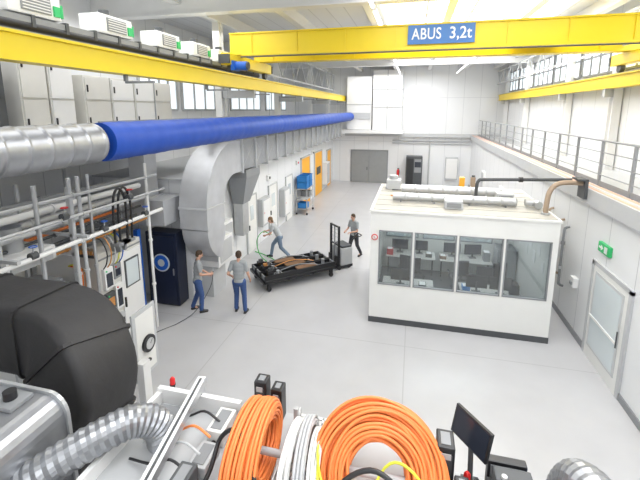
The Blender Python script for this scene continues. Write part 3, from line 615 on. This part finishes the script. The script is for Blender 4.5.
for i,(y,m) in enumerate(((11.35,copper),(11.5,lgrey),(12.2,dgrey))):
    b=MB();b.tube(smoothpath([(-.6,y,zr+.03),(.5,y+.05,zr+.03),(1.4,y-.03,zr+.03),(2.2,y,zr+.03)],5),.022,m,7);b.build('roof_cable',label='thin cable lying across the cabin roof',cat='cable',group='cables on the cabin roof')
b=MB();b.box(-.8,-.35,12.4,12.9,zr,zr+.3,lgrey,.02);b.cyl((-.58,12.65,zr+.3),(-.58,12.65,zr+.42),.14,galv,16);b.build('roof_fan',label='grey roof fan on the cabin roof',cat='fan')
b=MB();b.box(1.45,1.6,12.5,12.7,zr,zr+.45,orangeD,.01);b.build('valve_actuator',label='small orange actuator on the cabin roof',cat='actuator')
b=MB();b.box(1.75,1.88,12.3,12.45,zr,zr+.5,brass,.01);b.cyl((1.82,12.37,zr+.5),(1.82,12.37,zr+.56),.05,dgrey);b.build('pressure_valve',label='small brown valve on the cabin roof',cat='valve')
b=MB();P=smoothpath([(1.75,11.2,zr),(1.75,11.2,3.6),(1.8,11.2,3.78),(2.0,11.2,3.82),(3.6,11.2,3.88),(4.07,11.2,3.9)],5);b.tube(P,.045,dgrey,10);b.cyl((2.8,11.2,3.85),(2.9,11.2,3.855),.07,black);b.build('supply_pipe',label='dark insulated pipe crossing from the wall to the cabin roof',cat='pipe')
b=MB();P=smoothpath([(4.07,10.35,3.95),(3.75,10.35,3.97),(3.45,10.3,3.93),(3.28,10.25,3.75),(3.22,10.2,3.45),(3.22,10.2,zr)],5);b.tube(P,.06,brass,12);b.cyl((3.22,10.2,zr),(3.22,10.2,zr+.05),.1,galv);b.build('bent_pipe',label='brown insulated pipe bending down onto the cabin roof',cat='pipe')
b=MB();b.box(3.85,4.07,10.2,10.6,4.03,4.08,dgrey);b.box(4.0,4.07,10.2,10.6,3.6,4.03,dgrey);b.build('pipe_support',label='dark steel bracket on the catwalk edge',cat='bracket')
# ---------------------------------------------------------------- cart with load + stacker
RZ=math.radians(133)
ct=thing('transport_cart','long low black steel transport cart in the aisle','cart',(-3.8,12.0,0),RZ)
b=MB(True)
for x in(-.62,0,.62):b.box(x-.04,x+.04,-1.3,1.4,.29,.36,black)
for y in(-1.3,-.4,.5,1.32):b.box(-.66,.66,y,y+.08,.28,.36,black)
b.box(-.62,.62,-1.25,1.35,.355,.37,dgrey);b.build('frame',ct)
for x in(-.58,.58):
    for y in(-1.1,1.2):
        b=MB(True);b.cyl((x-.03,y,.075),(x+.03,y,.075),.075,black,16);b.box(x-.045,x+.045,y-.05,y+.05,.14,.3,black);b.build('castor',ct)
for i,x in enumerate((-.42,.0,.42)):
    t=thing('engine_skid','long black steel skid with brown board lying on the cart','machine part',(-3.8,12.0,.372),RZ,'skids on the cart')
    b=MB(True);b.box(x-.18,x-.14,-1.25,1.35,0,.15,black);b.box(x+.14,x+.18,-1.25,1.35,0,.15,black)
    for y in(-1.25,-.6,.0,.7,1.3):b.box(x-.14,x+.14,y,y+.04,.02,.14,mgrey)
    b.box(x-.13,x+.13,-1.2,1.3,.01,.05,dgrey);b.build('steel_frame',t)
    b=MB(True);b.box(x-.12,x+.12,-.55+.2*i,.15+.22*i,.1,.16,wood,.01);b.build('board',t)
    b=MB(True);b.cyl((x-.07,.85,.05),(x-.07,.85,.24),.05,chrome,12);b.build('steel_canister',t)
    b=MB(True);b.cyl((x+.07,-.9,.05),(x+.07,-.9,.24),.06,mgrey,12);b.build('grey_canister',t)
    b=MB(True);b.box(x-.1,x+.1,1.0,1.2,.05,.27,black,.01);b.box(x-.05,x+.05,1.03,1.15,.27,.34,copper if i==1 else dgrey);b.build('pump_block',t)
    b=MB(True);b.tube(smoothpath([(x-.1,-.8,.08),(x-.05,-.4,.2),(x+.1,.1,.22),(x,.6,.2),(x+.05,.95,.1)],5),.015,mgrey if i!=1 else copper,8);b.build('coolant_line',t)
st=thing('pallet_stacker','electric pallet stacker with mast, silver cover and black handle','stacker',(-2.55,13.25,0),RZ)
b=MB(True);b.box(-.33,.33,-.45,.05,.12,.78,lgrey,.05);b.box(-.3,.3,-.42,0,.78,.86,dgrey,.03);b.box(-.33,.33,-.45,.1,.05,.14,black);b.build('body',st)
b=MB(True)
for s in(-1,1):b.box(s*.27-.022,s*.27+.022,.08,.16,.05,1.62,black)
b.box(-.27,.27,.1,.15,1.57,1.62,black);b.box(-.27,.27,.1,.15,.9,.94,black);b.cyl((0,.13,.1),(0,.13,1.57),.025,mgrey,12)
for i in range(4):b.box(-.25,.25,.08,.085,1.02+i*.14,1.03+i*.14,mgrey)
b.build('mast',st)
for s in(-1,1):
    b=MB(True);b.box(s*.2-.08,s*.2+.08,.16,1.25,.19,.26,black,.01);b.box(s*.2-.08,s*.2+.08,.16,.22,.19,.5,black);b.build('fork',st)
for x,y,r in((-.28,-.3,.1),(.28,-.3,.1),(-.3,.12,.07),(.3,.12,.07)):
    b=MB(True);b.cyl((x-.04,y,r),(x+.04,y,r),r,black,16);b.build('wheel',st)
b=MB(True);b.cyl((0,-.4,.7),(0,-.85,1.08),.03,black,10);b.tube(smoothpath([(-.17,-.95,1.1),(-.17,-.84,1.06),(0,-.8,1.04),(.17,-.84,1.06),(.17,-.95,1.1)],4),.02,black,8);b.cyl((-.17,-.95,1.1),(.17,-.95,1.1),.018,black,8);b.build('tiller_handle',st)
# ---------------------------------------------------------------- people
def ortho(d,n):
    d=V(d).normalized();n=V(n);n=(n-d*n.dot(d)).normalized();return d,n,d.cross(n)
def hand(b,w_,d,n,thumbside,m,curl=1.0):
    w_=V(w_);d,n,s=ortho(d,n);s=s*thumbside
    for i in range(4):
        o=(-.027+.018*i);b.cap(w_+s*o*.6,w_+d*.085+s*o,.016,.012,m)
    Ls=(.062,.078,.084,.076)
    for i in range(4):
        p=w_+d*.085+s*(-.029+.0195*i);a=.35*curl
        for q in range(3):
            dd=d*math.cos(a)+n*math.sin(a);e=p+dd*(Ls[i]*(.45,.32,.25)[q]);b.cap(p,e,.0095-.001*q,.0085-.001*q,m);p=e;a+=.6*curl
    p=w_+d*.02+s*.025;e=p+(d*.6+s*.7+n*.3).normalized()*.04;b.cap(p,e,.013,.011,m);g=e+(d*.85+s*.2+n*.5).normalized()*.032;b.cap(e,g,.011,.009,m)
def person(loc,rz,label,P,shirt,trous,hair,h=1.8,hairlen=0):
    t=thing('person',label,'person',loc,rz);k=h/1.8
    t.scale=(k,k,k)
    hip=V(P['hip']);ch=V(P['chest']);nk=V(P['neck']);hd=V(P['head'])
    lat=V(P.get('lat',(1,0,0))).normalized();sp=(ch-hip).normalized()
    yaw,pit=P.get('look',(0,0))
    HM=Matrix.Translation(hd)@Matrix.Rotation(yaw,4,'Z')@Matrix.Rotation(pit,4,'X')
    TM=Matrix((lat,lat.cross(sp)*-1,sp)).transposed().to_4x4()
    b=MB(True);m=skin
    def ring(b,p,rx,ry,rz_,g=0,mm=m):b.ell((0,0,0),(rx+g,ry+g,rz_+g),mm,mat=Matrix.Translation(p)@TM,n=16)
    def torso(b,g,mm):
        for f,rx,ry,q in((-.05,.155,.11,.11),(.25,.14,.10,.12),(.55,.15,.105,.13),(.85,.165,.11,.13),(1.08,.16,.10,.11)):
            ring(b,hip+(ch-hip)*f,rx,ry,q,g,mm)
    torso(b,0,m)
    SH={}
    for s,key in((1,'R'),(-1,'L')):
        sh=ch+sp*.10+lat*s*.175;SH[key]=sh
        el=V(P['elbow'+key]);wr=V(P['wrist'+key]);b.cap(ch+sp*.12+lat*s*.08,sh,.06,.058,m);b.cap(sh,el,.05,.038,m);b.cap(el,wr,.037,.026,m)
        hv=P.get('hand'+key,wr-el);hand(b,wr,hv,P.get('palm'+key,(-s,0.3,0)),P.get('ts'+key,1),m,P.get('curl'+key,.8))
        hp=hip+lat*s*.095-sp*.02;kn=V(P['knee'+key]);an=V(P['ankle'+key])
        b.cap(hp,kn,.085,.055,m);b.cap(kn,an,.052,.036,m);b.cap(an,an+V((0,.1,-.04)),.035,.03,m)
    b.cap(ch+sp*.14,nk,.06,.052,m);b.cap(nk,hd-V((0,.01,.03)),.052,.05,m)
    b.ell((0,-.005,.02),(.075,.092,.098),m,mat=HM,n=16);b.ell((0,.022,-.045),(.056,.062,.065),m,mat=HM,n=14);b.ell((0,.04,-.09),(.03,.03,.025),m,mat=HM)
    b.ell((0,.095,-.02),(.013,.018,.022),m,mat=HM);b.ell((0,.082,.012),(.035,.012,.01),m,mat=HM);b.ell((0,.077,-.062),(.024,.012,.009),m,mat=HM)
    for s in(-1,1):b.ell((s*.077,-.005,-.01),(.012,.02,.032),m,mat=HM)
    b.build('body',t,vox=.007,smit=3)
    b=MB(True);torso(b,.016,shirt);ring(b,hip-sp*.02,.162,.118,.10,.012,shirt)
    for s,key in((1,'R'),(-1,'L')):
        sh=SH[key];el=V(P['elbow'+key]);b.cap(ch+sp*.12+lat*s*.06,sh,.075,.072,shirt);b.cap(sh,sh+(el-sh)*.62,.068,.060,shirt)
    b.build('shirt',t,vox=.011,smit=5)
    b=MB(True);ring(b,hip-sp*.06,.158,.118,.11,.012,trous)
    for s,key in((1,'R'),(-1,'L')):
        hp=hip+lat*s*.095-sp*.04;kn=V(P['knee'+key]);an=V(P['ankle'+key]);b.cap(hp,kn,.102,.073,trous);b.cap(kn,an+V((0,0,.03)),.072,.060,trous)
    b.build('trousers',t,vox=.011,smit=5)
    for key,s in(('R',1),('L',-1)):
        an=V(P['ankle'+key]);fy=P.get('foot'+key,0);q=Matrix.Translation(an)@Matrix.Rotation(fy,4,'Z')@Matrix.Rotation(P.get('fp'+key,0),4,'X')
        b=MB(True);b.ell((0,.02,-.01),(.047,.06,.055),shoeM,mat=q);b.ell((0,.06,-.035),(.048,.13,.04),shoeM,mat=q);b.ell((0,.12,-.04),(.047,.075,.035),shoeM,mat=q)
        b.box(-.042,.042,-.06,.175,-.08,-.055,shoeM,.008,mat=q);b.build('shoe',t,vox=.011,smit=2)
    b=MB(True);b.ell((0,-.018,.04),(.084,.094,.092),hair,mat=HM,n=18);b.ell((0,-.045,-.005),(.074,.06,.075),hair,mat=HM,n=16)
    if hairlen:b.ell((0,-.06,-.06),(.06,.045,.08),hair,mat=HM,n=16)
    b.build('hair',t,vox=.009,smit=2)
    for s in(-1,1):
        b=MB(True);b.ell((s*.03,.083,-.002),(.011,.008,.007),eyeM,mat=HM,n=8);b.build('eye',t)
    return t
P1=dict(hip=(0,0,.96),chest=(0,.03,1.34),neck=(0,.04,1.53),head=(0,.08,1.66),look=(.1,-.35),
 elbowR=(.24,.08,1.16),wristR=(.13,.32,1.10),elbowL=(-.24,.06,1.16),wristL=(-.08,.3,1.04),palmR=(-1,0,0),palmL=(1,0,0),curlR=1.4,curlL=1.4,
 kneeR=(.11,.08,.52),ankleR=(.13,.05,.08),kneeL=(-.11,.0,.52),ankleL=(-.15,-.16,.08),footL=.25)
person((-5.8,9.15,0),math.radians(-55),'person in grey t-shirt and blue work trousers holding a cable',P1,shirtG,jeans,hairD,1.84)
P2=dict(hip=(0,0,.96),chest=(0,.02,1.34),neck=(0,.03,1.53),head=(0,.05,1.66),look=(.2,-.15),
 elbowR=(.27,-.04,1.14),wristR=(.28,.12,.93),elbowL=(-.28,-.05,1.15),wristL=(-.22,.14,1.0),palmR=(-1,0,0),palmL=(1,0,0),
 kneeR=(.12,.03,.52),ankleR=(.15,-.04,.08),kneeL=(-.1,.08,.52),ankleL=(-.12,.06,.08),footR=-.2)
person((-4.62,9.35,0),math.radians(12),'person in grey t-shirt and blue work trousers standing seen from behind',P2,shirtG,jeans,hairD,1.85)
P3=dict(hip=(0,-.03,.9),chest=(0,.14,1.24),neck=(0,.22,1.41),head=(0,.29,1.52),look=(0,-.3),
 elbowR=(.25,.28,1.08),wristR=(.16,.5,1.02),elbowL=(-.25,.24,1.06),wristL=(-.16,.46,.96),palmR=(-1,0,0),palmL=(1,0,0),curlR=1.4,curlL=1.4,
 kneeR=(.11,.22,.52),ankleR=(.12,.3,.08),kneeL=(-.11,-.12,.47),ankleL=(-.12,-.42,.14),fpL=-.35)
person((-4.95,13.5,0),math.radians(100),'person in light grey t-shirt stepping forward with a green hose',P3,shirtW,jeansL,hairB,1.82,1)
P4=dict(hip=(0,0,.96),chest=(0,.03,1.34),neck=(0,.06,1.53),head=(0,.09,1.66),look=(-.2,-.2),
 elbowR=(.25,.1,1.14),wristR=(.14,.35,1.12),elbowL=(-.25,.1,1.14),wristL=(-.14,.35,1.12),palmR=(0,0,-1),palmL=(0,0,-1),curlR=1.3,curlL=1.3,
 kneeR=(.11,.12,.52),ankleR=(.12,.14,.08),kneeL=(-.1,-.06,.5),ankleL=(-.12,-.26,.11),fpL=-.25)
person((-2.1,14.33,0),math.radians(145),'person in grey t-shirt and dark trousers steering the stacker',P4,shirtG,trD,hairD,1.78)
b=MB();b.tube(smoothpath([(-5.47,9.45,1.12),(-5.5,9.3,.7),(-5.75,8.9,.15),(-6.0,8.4,.012),(-6.3,7.8,.012),(-6.0,7.3,.012),(-6.2,6.9,.1)],6),.012,dgrey,6);b.build('floor_cable',label='thin dark cable trailing over the floor to the machinery',cat='cable')
b=MB();b.tube(smoothpath([(-5.2,13.45,.95),(-5.55,13.4,1.05),(-5.75,13.3,.7),(-5.6,13.2,.2),(-5.2,13.0,.02),(-4.9,13.1,.02),(-5.5,13.6,.02),(-6.1,13.9,.02)],6),.018,lime,6);b.build('green_hose',label='green rubber hose held by the stepping person',cat='hose')
# ---------------------------------------------------------------- foreground
pf=thing('equipment_platform','white steel equipment platform with cable trays on top','platform',(-.6,2.2,0))
b=MB();b.box(-2.45,.3,1.2,3.12,2.7,2.8,lgrey,.01);b.box(.3,1.5,1.2,2.85,2.7,2.8,lgrey,.01);b.build('deck',pf)
for x in(-2.4,-1.6,-.2,1.4):
    for y in(1.3,2.75):b=MB();b.box(x-.04,x+.04,y-.04,y+.04,0,2.7,white);b.build('leg',pf)
b=MB();b.box(-2.3,.15,1.4,2.65,.3,2.7,lgrey);b.build('machine_body',pf)
b=MB();b.bar((-1.95,3.05,3.05),(-1.72,1.7,3.05),.08,.08,chrome);b.bar((-1.94,3.0,2.8),(-1.94,3.0,3.02),.06,.06,chrome);b.bar((-1.74,1.8,2.8),(-1.74,1.8,3.02),.06,.06,chrome)
b.bar((-1.945,3.02,3.092),(-1.725,1.73,3.092),.02,.006,dgrey)
b.build('aluminium_profile',label='aluminium profile rail mounted above the white platform',cat='rail')
b=MB();b.box(-2.4,-1.5,2.95,3.0,2.8,2.95,white);b.box(-2.4,-2.35,1.6,2.95,2.8,2.92,white);b.box(-2.3,-2.02,2.66,2.88,2.8,2.86,mgrey,.01);b.build('sheet_metal_tray',label='white sheet-metal tray on the platform',cat='tray')
for i,(x0,x1,y0,y1,z1,m) in enumerate(((-1.66,-1.5,2.6,2.88,2.95,offw),(-1.66,-1.5,2.3,2.55,2.9,lgrey),(-1.66,-1.52,1.95,2.25,3.0,dgrey))):
    b=MB();b.box(x0,x1,y0,y1,2.8,z1,m,.01);b.box(x0+.03,x1-.03,y0+.03,y1-.03,z1,z1+.006,mgrey);b.cyl(((x0+x1)/2,y1,2.85),((x0+x1)/2,y1+.04,2.85),.025,black,12);b.build('terminal_housing',label='small terminal housing with plug on the platform',cat='box',group='terminal housings on the platform')
for i in range(4):
    b=MB();y=2.2+i*.17;b.tube(smoothpath([(-1.58,y,2.95),(-1.75,y+.03,3.0),(-1.95,y+.06,2.88),(-2.2,y+.1,2.83)],5),.011,(black,lgrey,orange,black)[i],7);b.build('signal_cable',label='thin signal cable crossing the platform tray',cat='cable',group='signal cables on the tray')
def lamp(x,y,z):
    t=thing('signal_lamp','small black signal lamp with red lens on the platform','signal lamp',(x,y,z),0,'signal lamps')
    b=MB();b.cyl((x,y,z),(x,y,z+.12),.022,black,14);b.cyl((x,y,z+.12),(x,y,z+.135),.03,black,14);b.build('lamp_socket',t)
    b=MB();b.tube([(x,y,z+.135),(x,y,z+.19),(x,y,z+.21)],[.026,.026,.012],red,14);b.build('lens',t)
lamp(-2.3,3.06,2.8);lamp(.5,2.66,2.8)
def coil(C0,ax,R,rows,cols,r,m,lab,name='cable_coil',rx=1,ry=1,jit=.008,grp=None,n=6):
    ax=V(ax).normalized();u=ax.orthogonal().normalized() if abs(ax.z)>.99 else V((0,0,1)).cross(ax).normalized();v=ax.cross(u)
    b=MB();C0=V(C0);nS=60
    for i in range(rows):
        cc_=cols-(1 if i in(0,rows-1) and cols>4 else 0)
        for j in range(cc_):
            off=(j-(cc_-1)/2)*r*2.0+(r*.5 if i%2 else 0);RR=R-i*r*1.8;ph=random.random()*6;P=[]
            for q in range(nS):
                a=2*pi*q/nS;w1=jit*math.sin(a*2+ph)+jit*.6*math.sin(a*3+ph*2)
                P.append(C0+u*((RR+w1)*rx*math.cos(a))+v*((RR+w1)*ry*math.sin(a))+ax*(off+jit*math.sin(a+ph)))
            b.tube(P,r,m,n,closed=True)
    return b.build(name,label=lab,cat='cable coil',group=grp)
coil((-1.14,2.46,3.05),(1,.05,.03),.34,6,9,.0145,orange,'upright coil of thick orange cable on the platform',ry=.82,rx=1.2,jit=.006)
coil((-.16,2.50,2.98),(.06,-.72,.69),.485,11,8,.0145,orange,'large coil of thick orange cable leaning on the platform',rx=1.02,ry=1.03,jit=.011)
for i,(x,y,z,R,m) in enumerate(((-.82,2.5,2.98,.26,whitec),(-.72,2.52,3.0,.27,lgrey),(-.62,2.48,2.97,.25,whitec))):
    coil((x,y,z),(1,.05*i,.1),R,3,3,.014,m,'upright coil of corrugated white hose on the tray' if m is whitec else 'upright coil of corrugated grey hose on the tray',rx=1.25,ry=.75,jit=.004,grp='white hose coils')
coil((-.50,2.38,3.0),(.7,.1,.5),.26,1,2,.009,yelgr,'thin yellow-green earth cable looped on the tray',rx=1,ry=.7,jit=.02)
rkk=thing('cable_rack','light grey tubular rack holding the cable coils','rack',(-.6,2.4,2.8))
for x in(-1.38,-.93,-.48,.12):
    b=MB();b.box(x-.02,x+.02,1.7,2.95,2.8,2.84,lgrey);b.box(x-.02,x+.02,2.9,2.94,2.8,3.05,lgrey);b.build('rack_bar',rkk)
b=MB();b.cyl((-1.38,2.5,2.98),(.12,2.5,2.98),.03,lgrey,10);b.build('cross_tube',rkk)
b=MB()
for i in range(8):b.box(-.93+i*.055,-.915+i*.055,1.5,3.05,2.87,2.885,white)
for i in range(24):b.box(-.93,-.49,1.5+i*.066,1.53+i*.066,2.87,2.885,white)
b.box(-.935,-.925,1.5,3.05,2.8,2.95,white);b.box(-.49,-.48,1.5,3.05,2.8,2.95,white);b.build('cable_tray',label='white perforated cable tray on the platform',cat='cable tray')
def conn(x0,x1,y0,y1,z0,z1,lab):
    t=thing('connector_box',lab,'connector box',((x0+x1)/2,(y0+y1)/2,z0),0,'black connector boxes')
    b=MB();b.box(x0,x1,y0,y1,z0,z1,black,.012);b.box(x0-.012,x0,y0+.03,y1-.03,z0+.04,z0+.1,dgrey);b.box(x0+.02,x1-.02,y0-.01,y0,z0+.05,z1-.06,dgrey);b.build('housing',t)
    b=MB();b.box(x0+.03,x1-.03,y0-.014,y0-.01,z1-.09,z1-.04,lgrey);b.build('label_plate',t)
    b=MB();b.box(x0+.03,x1-.03,y0+.03,y1-.03,z1,z1+.004,mgrey);b.build('lid_plate',t)
    b=MB();b.cyl(((x0+x1)/2,y0-.01,z0+.07),((x0+x1)/2,y0-.08,z0+.04),.03,dgrey);b.build('plug',t)
conn(-1.36,-1.24,2.97,3.10,2.8,3.2,'black industrial connector box standing behind the orange coil')
conn(-1.2,-1.09,2.98,3.11,2.8,3.14,'black industrial connector box standing behind the orange coil')
conn(.27,.40,2.62,2.8,2.8,3.22,'tall black connector box with grey label beside the orange coil')
conn(.39,.49,2.4,2.55,2.8,3.08,'small black connector box on the platform')
b=MB();b.tube(smoothpath([(-1.5,1.8,2.83),(-1.42,2.2,2.95),(-1.4,2.4,3.12),(-1.2,2.32,3.28),(-.98,2.1,3.12),(-.9,1.9,2.9)],6),.018,black,10);b.build('black_cable',label='thick black cable arching over the orange coil',cat='cable')
b=MB();b.tube(smoothpath([(-.55,2.0,2.87),(-.4,2.2,3.15),(-.15,2.25,3.28),(.1,2.15,3.12),(.15,2.0,2.83)],6),.018,black,10);b.build('black_cable',label='thick black cable arching over the orange coil',cat='cable')
b=MB();b.tube(smoothpath([(-.3,2.05,2.87),(-.1,2.35,3.22),(.1,2.32,3.25),(.25,2.2,3.05),(.3,2.0,2.83)],6),.01,yelgr,8);b.build('earth_cable',label='thin yellow-green cable crossing the orange coil',cat='cable')
mo=thing('operator_panel','black operator tablet tilted on a stand among black devices','monitor',(.5,2.75,2.8))
tm=Matrix.Translation((.54,2.84,3.2))@Matrix.Rotation(math.radians(-52),4,'Z')@Matrix.Rotation(math.radians(-12),4,'X')
b=MB();b.box(-.18,.18,-.015,.015,-.12,.12,black,.006,mat=tm);b.box(-.165,.165,-.018,-.014,-.105,.105,screenM,mat=tm);b.build('screen',mo)
b=MB();b.cyl((.54,2.75,2.8),(.54,2.82,3.12),.02,dgrey);b.box(.48,.61,2.68,2.82,2.8,2.82,dgrey);b.build('stand',mo)
b=MB();b.box(.64,.95,2.45,2.72,2.8,2.95,black,.01);b.box(.68,.9,2.5,2.70,2.95,2.955,mgrey);b.build('power_supply',label='black power supply unit on the platform',cat='device')
b=MB();b.box(.68,.94,2.5,2.7,2.956,3.08,dgrey,.01);b.cyl((.74,2.6,3.08),(.74,2.6,3.10),.02,lgrey);b.build('measuring_device',label='dark grey measuring device stacked on the power supply',cat='device')
b=MB();b.box(.5,.61,2.2,2.45,2.8,3.0,offw,.01);b.box(.52,.6,2.195,2.2,2.84,2.94,mgrey);b.build('terminal_box',label='small white terminal box on the platform',cat='box')
b=MB();b.box(.66,.94,2.76,2.83,2.8,3.05,black,.01);b.box(.68,.92,2.755,2.76,2.83,3.02,mgrey);b.build('battery_charger',label='flat black charger behind the power supply',cat='device')
b=MB();b.box(.98,1.06,2.6,2.78,2.8,2.92,lgrey,.01);b.box(.99,1.05,2.62,2.76,2.92,2.925,blueP);b.build('small_instrument',label='small grey and blue instrument on the platform',cat='device')
for i in range(6):
    b=MB();x=.42+i*.1;b.tube(smoothpath([(x,2.42,2.82),(x+.05,2.4,3.0),(x+.12,2.55,3.08),(x+.16,2.5,2.98),(x+.1,2.3,2.83)],5),.009,(black,lgrey,orange,black,lime,lgrey)[i],7);b.build('device_cable',label='thin cable between the devices on the platform',cat='cable',group='device cables')
b=MB();P=smoothpath([(1.42,1.9,3.05),(1.34,2.2,3.17),(1.27,2.45,3.2),(1.23,2.62,3.13),(1.2,2.68,2.97),(1.2,2.69,2.8)],8);b.tube(P,[.15+.008*(i%2) for i in range(len(P))],galvF,20,smooth=False);b.build('duct_elbow',label='silver corrugated duct elbow on the platform',cat='duct')
P=smoothpath([(-2.8,1.85,2.88),(-2.62,2.0,2.98),(-2.42,2.2,3.06),(-2.24,2.38,3.1),(-2.12,2.48,3.05),(-2.06,2.53,2.94),(-2.05,2.54,2.8)],8)
b=MB();b.tube(P,[.125+(.012 if i%2==0 else 0) for i in range(len(P))],galvF,24,smooth=False);b.build('flexible_duct',label='silver corrugated flexible duct bending over the platform',cat='duct')
# silver fan housing
fn=thing('fan_housing','galvanised boxy fan housing with curved corner and red label','fan',(-3.5,2.0,0))
pts=[(-4.3,2.45),(-2.8,2.45)]+[(-2.98+.18*math.cos(math.radians(a)),3.1+.2*math.sin(math.radians(a))) for a in range(0,91,15)]+[(-4.3,3.3)]
b=MB();b.prism(pts,'Y',1.55,2.3,galvF);b.build('scroll_casing',fn)
for y in(1.54,2.3):
    b=MB();b.prism([(x+(.025 if x>-3.4 else 0),z+(.025 if z>2.6 else 0)) for x,z in pts],'Y',y-.015,y+.015,galv);b.build('rim',fn)
b=MB();b.bar((-3.35,1.86,3.306),(-3.1,1.95,3.306),.06,.01,red);b.build('warning_label',fn)
b=MB();b.box(-4.0,-3.6,1.95,2.22,3.30,3.36,galvD,.01);b.box(-3.95,-3.65,1.99,2.18,3.36,3.38,mgrey);b.build('inspection_cover',fn)
b=MB();b.box(-3.3,-3.05,2.04,2.24,3.30,3.34,mgrey,.01);b.cyl((-3.17,2.14,3.34),(-3.17,2.14,3.41),.05,black,14);b.build('cable_gland_plate',fn)
b=MB();b.cyl((-2.85,1.88,2.82),(-2.68,1.95,2.9),.15,galv,20);b.build('outlet_spigot',fn)
b=MB();b.box(-4.1,-2.95,1.6,2.25,0,2.45,lgrey,.02);b.build('support_plinth',fn)
# black insulated duct elbow
bd=thing('insulated_duct','large black foam-insulated rectangular duct bending downwards','duct',(-4.5,3.2,0))
P=[V((-7.2+.15*i,3.4,3.10)) for i in range(21)]+[V((-4.05+.52*math.cos(math.radians(a)),3.4-.25*(90-a)/90,2.58+.52*math.sin(math.radians(a)))) for a in range(82,-1,-8)]+[V((-3.55,3.1,2.4)),V((-3.57,3.04,2.2)),V((-3.61,2.97,2.0)),V((-3.66,2.9,1.8)),V((-3.72,2.86,1.5)),V((-3.78,2.85,1.2)),V((-3.8,2.85,0.0))]
scl=[1+.010*math.sin(i*1.1)+.006*math.sin(i*2.3) for i in range(len(P))]
b=MB();b.rsweep(P,.82,.84,foam,up=(0,1,0),c=.1,sc=scl,smooth=True);b.build('duct_body',bd)
for i in(6,13,20,26,32,35):
    a=P[i];t_=(P[i+1]-P[i-1]).normalized();b=MB();b.rsweep([a-t_*.02,a+t_*.02],.865,.885,foam,up=(0,1,0),c=.1);b.build('joint_strip',bd)
# ---------------------------------------------------------------- lights
K=.42
def area(loc,sx,sy,e,rot=(0,0,0),col=(1,1,1)):
    l=bpy.data.lights.new('daylight_and_fill','AREA');l.shape='RECTANGLE';l.size=sx;l.size_y=sy;l.energy=e*K;l.color=col  # shared by skylight and window daylight and by added fill lights
    o=bpy.data.objects.new('daylight_and_fill',l);COL.objects.link(o);o.location=loc;o.rotation_euler=rot
area((1.7,14.4,8.86),5.6,6.2,1300);area((1.7,21.5,8.86),5.6,4.4,1250);area((1.7,5.2,8.86),5.6,8.2,1200);area((-1.5,27.3,8.3),7,4,900)  # last one is fill added near the end wall, no skylight above
area((-6.5,8,8.3),4.5,9,850);area((-1,-1.5,6.5),8,3.5,550,(math.radians(75),0,0),(.95,.98,1))  # added fills: above the left bay and behind the camera, no skylight there
area((1.3,11.6,2.83),2.4,1.6,140)  # added fill inside the cabin, under its glowing panel
area((6.1,18,7.5),1.2,18,500,(0,math.radians(90),0),(.93,.97,1))
wd=bpy.data.worlds.new('World');SC.world=wd;wd.use_nodes=True;wd.node_tree.nodes['Background'].inputs[0].default_value=(.85,.92,1,1);wd.node_tree.nodes['Background'].inputs[1].default_value=1
SC.view_settings.view_transform='Standard'
# ---------------------------------------------------------------- camera
cam=bpy.data.cameras.new('camera');co=bpy.data.objects.new('camera',cam);COL.objects.link(co)
co.location=(0,0,5.7);co.rotation_euler=(pi/2-math.radians(10.3),0,math.radians(13.65));cam.lens=385*36/640;cam.sensor_width=36;cam.shift_y=-60/640;cam.clip_start=.05
SC.camera=co
